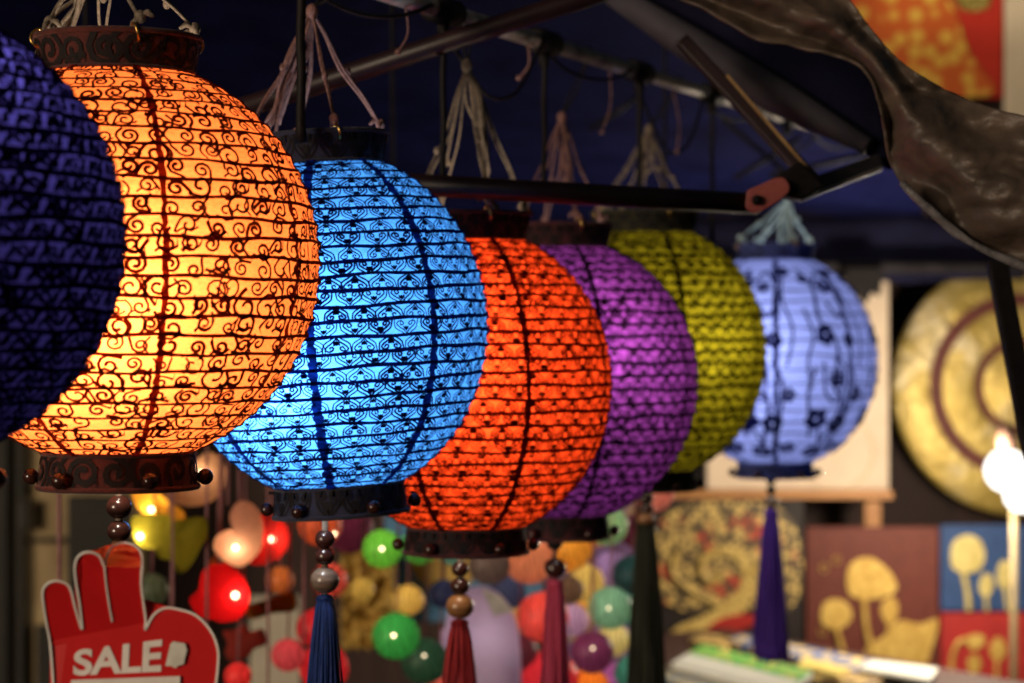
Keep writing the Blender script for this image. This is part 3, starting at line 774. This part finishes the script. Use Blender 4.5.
ball(238, 676, 14, (.60, .03, .03), 'small red ball light at the lower edge right of the sale sign', .03)
ball(152, 590, 17, (.05, .06, .035), 'dull dark green ball light behind the sale sign', .12)
ball(500, 540, 17, (.40, .30, .09), 'mustard ball light tucked behind the red lantern bottom band', .16)

ball(408, 600, 16, (.62, .42, .10), 'honey yellow ball light between the two green ones, deeper in', .24)
ball(462, 640, 22, (.45, .30, .50), 'lilac ball light hidden behind the lavender pouch', .22)
ball(508, 592, 18, (.04, .05, .12), 'inky blue ball light between the brown and coral red ones', .2)
ball(515, 622, 15, (.55, .28, .10), 'tan ball light in the gap left of the coral red one', .27)
ball(585, 583, 20, (.66, .48, .14), 'pale yellow ball light above the gap between coral and sage', .22)
ball(572, 620, 17, (.42, .26, .46), 'mauve ball light just right of the pink tassel', .2)
ball(613, 640, 17, (.60, .52, .22), 'straw coloured ball light between plum and teal', .2)
ball(612, 570, 19, (.34, .22, .50), 'soft violet ball light above the sage green one', .25)
ball(590, 610, 16, (.70, .36, .06), 'gold orange ball light left of the sage green one', .26)
ball(440, 680, 18, (.55, .10, .08), 'brick red ball light at the lower edge under the pouch', .2)
ball(362, 590, 13, (.50, .34, .08), 'little ochre ball light in front of the gold carving', .1)
ball(618, 680, 18, (.36, .10, .36), 'magenta ball light at the lower edge left of the dark teal one', .22)
ball(330, 580, 18, (.50, .07, .05), 'dusky red ball light right behind the grey bead of the navy tassel', .24)
ball(288, 655, 17, (.52, .06, .08), 'raspberry ball light between the white board and the navy tassel', .1)
ball(280, 580, 14, (.45, .12, .03), 'rust ball light in the dark gap right of the deep red heart', .3)
felt = {}
def shape(pts, dd, depth, c, label, cat, name, lightat=None, power=.05, lc=(1, .75, .4), px=None, lo_=.0):
    zt_ = [(120 + x / 3.064, 460 + y / 3.064) for x, y in pts]
    cx = sum(x for x, _ in zt_) / len(zt_); cy = sum(y for _, y in zt_) / len(zt_)
    d = RAIL(cx).y + dd; p = P(cx, cy, d)
    ol = smoothline([P(x, y, d) for x, y in zt_], True, 4)
    b = MB(); b.puff(ol, depth)
    o = b.build(name, cloth_mat('felt_' + name, c, tuple(x * .45 for x in c), .55, 120, .3), origin=p)
    tag(o, label, cat, 'small felt shape lights on threads')
    thread_to_rail(o, p, .01, px or cx)
    if lightat:
        q = P(120 + lightat[0] / 3.064, 460 + lightat[1] / 3.064, d) - p
        bulb_light('led_or_fill_light', (q.x, -depth * .45, q.z), power, lc, .003, o)
        b = MB(); b.ball((q.x, -depth * .80 - .001, q.z), .0042, 12, 8); b.build('led_bulb', led, o)
    return o
shape([(40,90),(70,82),(110,95),(150,130),(195,160),(190,188),(150,185),(110,165),(70,160),(42,125)], .10, .018, (.95, .50, .06), 'glowing amber felt shape above the yellow green tree', 'felt light', 'felt_light', (102, 148), .05)
shape([(38,178),(95,168),(150,168),(160,186),(255,175),(266,230),(250,262),(215,325),(182,348),(163,312),(122,300),(105,275),(60,265),(40,232)], 0, .020, (.55, .50, .06), 'yellow green felt tree lit at its left side', 'felt light', 'felt_tree_light', (68, 230), .035)
shape([(130,72),(190,58),(225,10),(275,-25),(322,20),(316,90),(272,132),(215,142),(165,132),(138,108)], .12, .022, (.80, .45, .30), 'pale peach felt light under the edge of the orange lantern', 'felt light', 'felt_light', (255, 40), .02)
shape([(286,268),(296,235),(330,214),(346,216),(337,165),(362,128),(398,130),(428,160),(440,212),(432,268),(410,300),(372,327),(330,315),(300,292)], -.02, .020, (.95, .50, .38), 'pale pink felt heart lit from inside in front of a red heart', 'felt light', 'felt_heart_light', (360, 264), .03)
shape([(436,160),(470,165),(505,195),(518,235),(505,280),(470,312),(425,322),(395,310),(415,240)], .07, .016, (.85, .03, .03), 'red felt heart half hidden behind the pale pink one', 'felt light', 'felt_heart_light', (470, 240), .03)
shape([(212,428),(240,400),(252,345),(285,320),(340,325),(380,365),(398,425),(375,478),(330,497),(285,490),(240,478)], .03, .022, (.85, .02, .03), 'deep red felt heart with one bright point below the pale pink heart', 'felt light', 'felt_heart_light', (358, 410), .05, (1, .35, .2))
shape([(392,448),(455,425),(530,404),(538,460),(470,470),(400,488)], .05, .006, (.75, .34, .05), 'flat orange tag right of the deep red heart', 'tag', 'orange_tag')
shape([(315,525),(350,520),(388,503),(400,525),(438,518),(450,562),(412,578),(395,600),(340,616),(322,590),(328,560)], .06, .008, (.75, .13, .10), 'crumpled coral paper star below the orange tag', 'paper star', 'paper_star')
shape([(140,610),(150,600),(162,640),(156,660)], .2, .004, (.10, .08, .05), 'thin dark paper strip behind the sale sign thumb', 'strip', 'paper_strip')
shape([(275,318),(288,292),(300,312),(325,318),(312,338),(285,336)], .06, .008, (.90, .22, .06), 'little orange felt star between the pale pink and deep red hearts', 'felt light', 'felt_star_light')

# bare threads between the lights
for px, y1, says in ((60, 700, 'pink thread hanging straight below the left end of the orange lantern'), (207, 625, 'pink thread hanging just left of the deep red heart'), (228, 505, 'short pink thread ending at the pale pink heart'), (239, 500, 'short pink thread over the right lobe of the pale pink heart'), (268, 700, 'pink thread crossing the flat orange tag'), (304, 640, 'pink thread left of the navy tassel'), (173, 610, 'pink thread below the yellow green tree')):
    a = RAIL(px) + Vector((0, -.03, 0)); e = P(px, y1, a.y)
    b = MB(); b.tube(smoothline([a, a * .6 + e * .4 + Vector((.002, 0, 0)), e], False, 5), .0019 if px != 60 else .0028, 6)
    tag(b.build('hanging_thread', M['thread'], origin=e), says, 'thread', 'bare threads hanging from the rail')

# lavender pouch and gold wall hanging
def smoothpx(pts, d, k=4): return smoothline([P(x, y, d) for x, y in pts], True, k)
pd = 3.25
b = MB(); b.puff(smoothpx([(444, 640), (448, 612), (462, 592), (482, 586), (502, 596), (516, 620), (521, 660), (518, 705), (490, 722), (455, 712), (444, 680)], pd), .045)
po = tag(b.build('fabric_pouch', cloth_mat('lavender_cloth', (.80, .62, .86), (.62, .50, .68), .5, 90, .25), origin=P(482, 650, pd)), 'pale lavender pouch hanging behind the dark red tassel', 'pouch')
b = MB(); b.slab([P(481, 588, pd - .046), P(500, 596, pd - .044), P(514, 612, pd - .042), P(494, 616, pd - .048)], (0, .004, 0)); o = b.build('white_flap', mat('flap_white', (.8, .76, .74), rough=.7), po, smooth=False); o.location = -Vector(po.location)
thread_to_rail(po, P(482, 650, pd), .16, 482)
bulb_light('led_or_fill_light', (0, -.01, .02), .035, (1, .88, .78), .004, po)  # unseen fill light added inside to brighten the pouch

# ------------------------------------------------------------------ goods and pictures at the back
def board(name, px0, py0, px1, py1, d, m, label, cat, th=.02, group=None):
    b = MB(); a = P(px0, py1, d); c_ = P(px1, py0, d)
    b.box((a.x, d, a.z), (c_.x, d + th, c_.z)); ce = Vector(((a.x + c_.x) / 2, d, a.z))
    o = tag(b.build(name, m, origin=ce, smooth=False), label, cat, group); bevel(o, .003); return o
def relief(parent, pts, d, m, name, k=4, th=.004, sm=True):
    b = MB(); ol = smoothpx(pts, d, k) if sm else [P(x, y, d) for x, y in pts]
    b.slab(ol, (0, th, 0)); o = b.build(name, m, parent, smooth=False); o.location = -Vector(parent.location); return o
def stroke(parent, pts, d, w, m, name):
    l3 = smoothline([P(x, y, d) for x, y in pts], False, 5); b = MB(); b.tube(l3, w * d / F, 8)
    o = b.build(name, m, parent); o.location = -Vector(parent.location); return o
gold = mat('gold_leaf', (.62, .42, .11), (.42, .25, .05), rough=.5, scale=60, metallic=.2, bump=.3)
palegold = mat('pale_gold_leaf', (.60, .50, .20), (.42, .33, .10), rough=.5, scale=60, metallic=.15, bump=.3)
G = 'gold relief pictures leaning at the back of the stall'
# dark board behind the gong
BD = 5.1
br_ = board('lotus_picture', 806, 527, 939, 700, BD, mat('red_brown_ground', (.115, .024, .015), (.09, .018, .012), rough=.6, scale=30), 'red brown square picture with three gold lotus blooms and a gold leaf', 'picture', group=G)
dd = BD - .006
relief(br_, [(847, 580), (850, 565), (862, 558), (874, 559), (890, 572), (897, 588), (886, 597), (866, 599), (850, 595)], dd, gold, 'lotus_bloom')
relief(br_, [(821, 616), (824, 603), (836, 599), (848, 604), (852, 616), (846, 626), (833, 629), (823, 624)], dd, gold, 'lotus_bloom')
relief(br_, [(881, 612), (884, 602), (893, 597), (898, 606), (896, 620), (888, 625)], dd, gold, 'lotus_bud')
relief(br_, [(866, 648), (884, 636), (900, 621), (920, 624), (938, 620), (932, 648), (922, 672), (890, 680), (872, 665)], dd, gold, 'lotus_leaf')
stroke(br_, [(864, 598), (866, 625), (872, 655), (876, 690)], dd, 3, gold, 'stem'); stroke(br_, [(836, 628), (842, 650), (850, 690)], dd, 3, gold, 'stem'); stroke(br_, [(890, 624), (887, 640), (886, 660)], dd, 2, gold, 'stem')
for x, y in ((824, 568), (837, 560), (822, 632)):
    b = MB(); b.torus(P(x, y, dd), .008, .0012, (0, 1, 0)); o = b.build('gold_ring', gold, br_); o.location = -Vector(br_.location)
bl_ = board('lotus_picture', 941, 525, 1030, 611, BD, mat('blue_ground', (.024, .06, .17), (.018, .045, .13), rough=.6, scale=30), 'blue square picture with pale gold lotus seed heads under the gong', 'picture', group=G)
for pts in ([(951, 560), (953, 543), (966, 535), (980, 540), (985, 556), (979, 570), (965, 573), (954, 569)], [(979, 585), (984, 574), (991, 576), (993, 588), (987, 597), (981, 594)], [(997, 572), (1002, 561), (1010, 563), (1014, 576), (1008, 588), (999, 586)]):
    relief(bl_, pts, dd, palegold, 'seed_head')
stroke(bl_, [(963, 572), (967, 590), (969, 611)], dd, 3, palegold, 'stem'); stroke(bl_, [(986, 596), (987, 611)], dd, 2, palegold, 'stem'); stroke(bl_, [(1005, 587), (1008, 611)], dd, 2, palegold, 'stem')
rd_ = board('lotus_picture', 941, 613, 1030, 700, BD, mat('red_ground', (.36, .022, .02), (.27, .016, .015), rough=.6, scale=30), 'red square picture with gold pods below the blue one', 'picture', group=G)
for pts in ([(966, 640), (974, 634), (985, 637), (982, 646), (972, 650)], [(968, 660), (975, 654), (981, 661), (978, 672), (970, 672)], [(990, 648), (996, 638), (1003, 640), (1006, 652), (1000, 660), (992, 657)]):
    relief(rd_, pts, dd, gold, 'seed_pod')
stroke(rd_, [(952, 690), (952, 660), (958, 643), (968, 639)], dd, 2.4, gold, 'stem'); stroke(rd_, [(974, 672), (975, 695)], dd, 2, gold, 'stem'); stroke(rd_, [(997, 660), (996, 695)], dd, 2, gold, 'stem')
# tree picture
tr_ = board('tree_picture', 652, 500, 804, 700, BD + .01, mat('black_ground', (.018, .011, .010), (.012, .008, .008), rough=.6, scale=30), 'black picture of a gold tree with red leaves above the table of prints', 'picture', group=G)
dt = BD + .004
relief(tr_, [(653, 560), (656, 530), (672, 510), (700, 502), (745, 501), (775, 506), (795, 525), (803, 560), (799, 595), (786, 612), (770, 600), (745, 610), (720, 606), (690, 612), (664, 602), (655, 585)], dt, spot_mat('gold_leaf_crown', (.07, .045, .02), (.58, .40, .12), 62, .43, (.46, .035, .02)), 'leaf_crown')
lt = spot_mat('gold_scale_trunk', (.42, .28, .07), (.62, .45, .14), 120, .4)
relief(tr_, [(662, 645), (676, 628), (700, 617), (722, 605), (738, 590), (742, 572), (736, 560), (722, 552), (726, 546), (742, 550), (753, 566), (755, 590), (742, 614), (730, 630), (705, 645), (684, 660), (668, 664)], dt - .005, lt, 'trunk')
stroke(tr_, [(724, 550), (706, 556), (702, 572), (712, 582), (724, 574)], dt - .003, 4, lt, 'branch'); stroke(tr_, [(748, 575), (766, 560), (778, 540), (770, 524)], dt - .003, 3, lt, 'branch'); stroke(tr_, [(720, 606), (690, 590), (672, 570), (680, 548)], dt - .003, 3, lt, 'branch')
relief(tr_, [(706, 630), (722, 618), (745, 614), (758, 618), (748, 628), (722, 634)], dt - .006, mat('red_lacquer', (.42, .03, .025), rough=.4), 'red_leaf')
# cream canvas on an easel
cv = board('cream_canvas', 707, 236, 889, 490, 5.2, mat('cream_canvas_paint', (.58, .47, .36), (.52, .41, .31), rough=.8, scale=14, bump=.2), 'large blank cream canvas behind the pale blue lantern', 'canvas', .025)
b = MB(); b.torus(P(836, 452, 5.197), .085, .0016, (0, 1, 0), 40, 6); o = b.build('faint_ring', mat('faint_gold', (.72, .56, .34), rough=.7), cv); o.location = -Vector(cv.location)
ea = empty('easel', P(780, 700, 5.2), 'brown wooden easel ledge carrying the cream canvas', 'easel')
def epart(b, n, m):
    o = b.build(n, m, ea, smooth=False); o.location = -Vector(ea.location); bevel(o, .002); return o
wood = mat('easel_wood', (.42, .20, .07), (.30, .13, .045), rough=.5, scale=20, stretch=(1, 8, 8))
b = MB(); a = P(640, 499, 5.13); c_ = P(893, 491, 5.13); b.box((a.x, 5.13, a.z), (c_.x, 5.24, c_.z)); epart(b, 'ledge', wood)
for x in (676, 870):
    b = MB(); a = P(x - 8, 700, 5.235); c_ = P(x + 8, 499.5, 5.235); b.box((a.x, 5.19, 0), (c_.x, 5.235, c_.z)); epart(b, 'leg', wood)
db = board('dark_panel', 640, 236, 704, 490, 5.3, mat('slate_panel', (.03, .027, .030), (.02, .018, .02), rough=.6, scale=20), 'dark slate panel left of the cream canvas', 'panel')
# gong
gm, t = nt('gong_gold')
f1 = ramp(t, noise(t, 9, 4, .65), .38, .62); f2 = ramp(t, noise(t, 4.2, 5, .7), .52, .70)
cc = mixcol(t, f1, (.34, .24, .05), (.46, .34, .10)); cc = mixcol(t, f2, cc, (.52, .47, .38))
p = N(t, 'ShaderNodeBsdfPrincipled'); p.inputs['Metallic'].default_value = .45; p.inputs['Roughness'].default_value = .42
t.links.new(cc, p.inputs['Base Color']); bn = N(t, 'ShaderNodeBump'); bn.inputs['Strength'].default_value = .6; bn.inputs['Distance'].default_value = .01
t.links.new(noise(t, 38, 3), bn.inputs['Height']); t.links.new(bn.outputs[0], p.inputs['Normal'])
o = N(t, 'ShaderNodeOutputMaterial'); t.links.new(p.outputs[0], o.inputs[0])
gc = P(1022, 386, 5.3); kk = 5.3 / F
gong = empty('gong', gc, 'round gold gong with two dark red rings hanging at the right behind the lamp', 'gong')
def disc(prof, name, m):
    b = MB(); b.lathe([(r * kk, z) for r, z in prof], 72)
    o = b.build(name, m, gong); o.rotation_euler = (PI / 2, 0, 0); return o
disc([(129, -.03), (130, 0), (126, .006), (93, .004)], 'outer_band', gm)
disc([(93, .003), (80, .001)], 'red_ring', mat('dark_red_lacquer', (.13, .035, .028), (.09, .024, .02), rough=.4, scale=40))
disc([(80, .005), (64, .012), (49, .008)], 'middle_band', gm)
disc([(49, .004), (40, .003)], 'red_ring', bpy.data.materials['dark_red_lacquer'])
disc([(40, .010), (25, .018), (8, .026), (0.1, .028)], 'boss', gm)
# upper right pictures
up = board('blossom_picture', 850, -60, 1003, 98, 5.4, mat('scarlet_ground', (.68, .045, .026), (.60, .038, .022), rough=.6, scale=30), 'scarlet picture with a mass of gold blossoms above the tarpaulin', 'picture')
relief(up, [(856, -20), (890, -30), (930, -20), (955, 10), (966, 45), (982, 70), (996, 90), (975, 97), (930, 97), (870, 97), (853, 60)], 5.394, spot_mat('gold_blossoms', (.70, .14, .025), (.88, .52, .08), 26, .42), 'gold_blossoms')
relief(up, [(955, -10), (975, -14), (990, -6), (986, 8), (968, 11), (957, 4)], 5.393, spot_mat('green_gold', (.25, .2, .04), (.6, .45, .12), 60, .4), 'leaf_cluster')
board('cream_canvas', 1005, -60, 1090, 150, 5.4, mat('cream_wall_paint', (.86, .74, .56), (.78, .66, .48), rough=.8, scale=10), 'plain cream canvas at the upper right corner beside the scarlet picture', 'canvas')
# wall behind everything
wl = MB(); wl.box((-3.2, 5.5, 0), (3.2, 5.6, 2.9))
tag(wl.build('back_wall', mat('brown_boarding', (.040, .020, .016), (.027, .014, .012), rough=.7, scale=5, stretch=(6, 1, .6), bump=.2), origin=(0, 5.5, 0), smooth=False), 'dull dark brown wall closing the back of the stall', 'wall')
# left: cabinet in tan and black
cb = empty('shutter_cabinet', P(60, 700, 5.2), 'dim olive tan cabinet with dark frame at the far left', 'cabinet')
def cpart(x0, y0, x1, y1, d, th, n, m):
    b = MB(); a = P(x0, y1, d); c_ = P(x1, y0, d); b.box((a.x, d, a.z), (c_.x, d + th, c_.z)); o = b.build(n, m, cb, smooth=False); o.location = -Vector(cb.location); bevel(o, .004); return o
tan = mat('olive_tan_paint', (.42, .31, .16), (.26, .185, .095), rough=.7, scale=7, stretch=(1, 1, .5), bump=.1)
blk = mat('cabinet_black', (.020, .018, .014), (.013, .012, .010), rough=.5, scale=10)
cpart(-60, 400, 132, 760, 5.25, .2, 'carcass', tan)
cpart(-60, 402, 8, 760, 5.22, .03, 'side_post', blk); cpart(16, 402, 24, 760, 5.225, .02, 'upright', blk)
cpart(30, 538, 64, 543, 5.225, .02, 'rail', blk); cpart(67, 496, 130, 600, 5.22, .03, 'dark_pane', blk); cpart(36, 625, 64, 760, 5.22, .03, 'dark_pane', blk)
cpart(64, 484, 122, 492, 5.21, .04, 'shelf_edge', mat('shelf_white', (.5, .44, .34), rough=.6)); cpart(18, 500, 29, 530, 5.21, .02, 'handle', blk)
wb = board('white_board', 250, 596, 299, 760, 4.6, mat('white_board_paint', (.55, .50, .40), (.46, .41, .32), rough=.7, scale=12), 'upright whitish board behind the coral paper star', 'board')
# blue poster with yellow disc, gold beads, purple cloth
bp = board('blue_poster', 385, 470, 545, 622, 4.5, mat('poster_blue', (.12, .30, .52), (.09, .24, .44), rough=.7, scale=14), 'light blue poster with a yellow disc behind the ball lights', 'poster', .01)
relief(bp, [(408, 555), (418, 525), (445, 512), (472, 525), (482, 555), (470, 582), (446, 592), (420, 582)], 4.494, mat('poster_yellow', (.62, .42, .12), (.55, .36, .1), rough=.7, scale=14), 'yellow_disc')
pc = board('purple_cloth', 548, 470, 650, 720, 4.5, spot_mat('purple_print', (.22, .13, .34), (.62, .42, .10), 13, .33), 'purple cloth with yellow spots behind the ball lights', 'cloth', .006)
gh = tag(MB().build('gold_carving', gold, origin=P(368, 600, 4.45)), 'knobbly gold carved panel behind the green ball lights', 'carving')
b = MB()
g_ = []; nx, nz = 46, 70
for i in range(nx + 1):
    row = []
    for j in range(nz + 1):
        px = 344 + 50 * i / nx; py = 540 + 105 * j / nz
        v = Vector((px * .11, py * .11, 2)); dst = mnoise.voronoi(v)[0][0]
        row.append(b.add(P(px, py, 4.45) + Vector((0, -.075 * max(0, .8 - dst) ** .7, 0)) - P(368, 600, 4.45)))
    g_.append(row)
for i in range(nx):
    for j in range(nz): b.face(g_[i][j], g_[i][j + 1], g_[i + 1][j + 1], g_[i + 1][j])
me_o = b.build('knobs', gold); gh.data = me_o.data; bpy.data.objects.remove(me_o); gh.data.name = 'gold_carving'; solidify(gh, .01)

# table with prints
TZ = .82
tb = empty('stall_table', (.5, 4.4, 0), 'stall table under the spread of prints at the lower right', 'table')
def tbp(b, n, m):
    o = b.build(n, m, tb, smooth=False); o.location = -Vector(tb.location); bevel(o, .004); return o
cl = mat('table_cloth_brown', (.07, .03, .025), (.05, .022, .02), rough=.8, scale=20)
TA, TD, TP = Vector((.487, 5.01, 0)), Vector((.515, -.858, 0)), Vector((-.858, -.515, 0))
def TQ(a, c_, z): return TA + TD * a + TP * c_ + Vector((0, 0, z))
b = MB(); b.slab([TQ(-.04, 0, TZ), TQ(-.04, .62, TZ), TQ(1.5, .62, TZ), TQ(1.5, 0, TZ)], (0, 0, -.03)); tbp(b, 'tabletop', cl)
for a in (.02, 1.44):
    for c_ in (.04, .58):
        q = TQ(a, c_, 0); b = MB(); b.box((q.x - .02, q.y - .02, 0), (q.x + .02, q.y + .02, TZ - .031)); tbp(b, 'leg', M['steel'])
def onto(px, py, z):
    d = (CAM.z - z) * F / (py - 341.5); return Vector(((px - 512) * d / F, d, z))
def booklet(c4_, z, th, m, label, strips=()):
    q = [onto(x, y, z + th) for x, y in c4_]
    ce = sum(q, Vector()) / 4; ce.z = z
    b = MB(); b.slab(q, (0, 0, -th)); o = tag(b.build('print_booklet', m, origin=ce, smooth=False), label, 'booklet', 'printed booklets spread over the table')
    for f0, f1, mm in strips:
        b = MB(); e = [q[0] * (1 - f0) + q[1] * f0, q[0] * (1 - f1) + q[1] * f1, q[3] * (1 - f1) + q[2] * f1, q[3] * (1 - f0) + q[2] * f0]
        e = [v + Vector((0, 0, .0018)) for v in e]; b.slab(e, (0, 0, -.0012)); s_ = b.build('cover_strip', mm, o, smooth=False); s_.location = -Vector(o.location)
    return o
wh = mat('paper_white', (.88, .90, .84), (.8, .84, .8), rough=.5, scale=30, bump=.05)
gr = spot_mat('paper_green', (.08, .52, .10), (.80, .70, .16), 42, .36)
bg = spot_mat('paper_blue_gold', (.05, .12, .36), (.80, .60, .22), 34, .42)
gd = spot_mat('paper_gold', (.22, .11, .04), (.85, .62, .22), 34, .45)
yb = mat('paper_stripes', (.85, .68, .30), (.20, .36, .58), rough=.5, scale=16, stretch=(1, 9, 1), bump=.05, lo=.45, hi=.55)
booklet([(726, 640), (742, 634), (872, 660), (858, 672)], TZ + .001, .012, bg, 'blue and gold booklet at the back of the table, under the violet tassel')
booklet([(672, 662), (704, 645), (812, 671), (786, 692)], TZ + .013, .012, wh, 'white booklet with a green printed band, front left on the table', ((.52, .99, gr),))
booklet([(860, 668), (872, 660), (938, 668), (930, 680)], TZ + .014, .006, wh, 'small plain white card at the right of the booklets')
booklet([(812, 676), (826, 668), (884, 676), (872, 688)], TZ + .001, .010, gd, 'gold patterned booklet cut by the lower edge')
booklet([(690, 640), (704, 633), (738, 639), (724, 647)], TZ + .001, .008, gd, 'small gold card lying left of the blue and gold booklet')
booklet([(796, 664), (806, 657), (850, 667), (840, 675)], TZ + .0135, .006, mat('paper_lemon', (.85, .72, .22), (.75, .55, .14), rough=.5, scale=30, bump=.05), 'lemon yellow card between the green band and the white card')
booklet([(655, 672), (666, 665), (790, 700), (770, 712)], TZ + .001, .010, yb, 'striped blue and gold booklet at the near left corner of the table')

# lamp on a pole
lp = empty('stall_lamp', Vector((P(1016, 0, 4.6).x, 4.6, 0)), 'cream lamp post with a glaring bare bulb in front of the gong', 'lamp')
def lpart(b, n, m):
    o = b.build(n, m, lp); o.location = -Vector(lp.location); return o
q = P(1016, 500, 4.6)
b = MB(); b.tube([(q.x, 4.62, 0), (q.x, 4.62, P(0, 432, 4.6).z)], .0075, 12); b.tube([(q.x, 4.62, P(0, 436, 4.6).z), (P(1006, 0, 4.6).x, 4.6, P(0, 436, 4.6).z)], .006, 10); lpart(b, 'post', mat('post_cream', (.13, .10, .05), (.10, .075, .035), rough=.6))
hc = P(1006, 440, 4.6)
b = MB(); b.lathe([(.0, .03), (.016, .03), (.020, .0), (.018, -.02), (.0, -.02)], 20, hc); lpart(b, 'socket', mat('socket_brown', (.10, .055, .04), rough=.5))
bc = P(1006, 470, 4.6)
b = MB(); b.lathe([(.012, .040), (.026, .034), (.038, .018), (.043, 0), (.038, -.020), (.026, -.035), (.012, -.042), (.001, -.043)], 28, bc); lpart(b, 'bulb', emit_mat('bulb_glow', (1, .95, .88), 2.2))
bc2 = P(1022, 494, 4.6)
b = MB(); b.lathe([(.010, .036), (.022, .030), (.032, .016), (.037, 0), (.033, -.017), (.022, -.030), (.010, -.036), (.001, -.037)], 28, bc2); lpart(b, 'bulb', bpy.data.materials['bulb_glow'])
bulb_light('lamp_light', bc + Vector((-.06, -.05, .0)) - Vector(lp.location), 23, (1, .85, .64), .05, lp)

# ground
b = MB(); b.box((-40, -40, -.2), (40, 40, 0))
tag(b.build('ground', mat('paving', (.06, .055, .05), (.04, .037, .034), rough=.8, scale=4), smooth=False), kind='structure')

# ------------------------------------------------------------------ light, camera
w = bpy.data.worlds.new('World'); scene.world = w; w.use_nodes = True
t = w.node_tree
sky = t.nodes.new('ShaderNodeTexSky'); sky.sky_type = 'NISHITA'; sky.sun_disc = False
el, az = R(5), R(222)          # low behind the camera, a little to its left
sky.sun_elevation = el; sky.sun_rotation = az
bgn = t.nodes['Background']; bgn.inputs[1].default_value = .012
t.links.new(sky.outputs[0], bgn.inputs[0])
sl = bpy.data.lights.new('sun_fill', 'SUN'); sl.energy = 1.45; sl.angle = R(18); sl.color = (1, .80, .58)  # night scene: warm frontal fill, added in place of street lamp glow
so = bpy.data.objects.new('sun_fill', sl); col.objects.link(so)
sd = Vector((math.sin(az) * math.cos(el), math.cos(az) * math.cos(el), math.sin(el)))
so.rotation_euler = sd.to_track_quat('Z', 'Y').to_euler()

cd = bpy.data.cameras.new('camera'); cam = bpy.data.objects.new('camera', cd); col.objects.link(cam)
cam.location = CAM; cam.rotation_euler = (PI / 2, 0, 0)
cd.sensor_width = 36; cd.lens = 36 * F / 1024; cd.clip_end = 200; cd.clip_start = .02
cd.dof.use_dof = True; cd.dof.focus_distance = 1.80; cd.dof.aperture_fstop = 5.9
scene.camera = cam
vs = scene.view_settings; vs.view_transform = 'Standard'; vs.look = 'None'; vs.exposure = .42; vs.gamma = 1
scene.render.engine = 'CYCLES'
scene.cycles.use_denoising = True
scene.cycles.max_bounces = 8; scene.cycles.diffuse_bounces = 4; scene.cycles.transmission_bounces = 6
scene.cycles.sample_clamp_indirect = 4
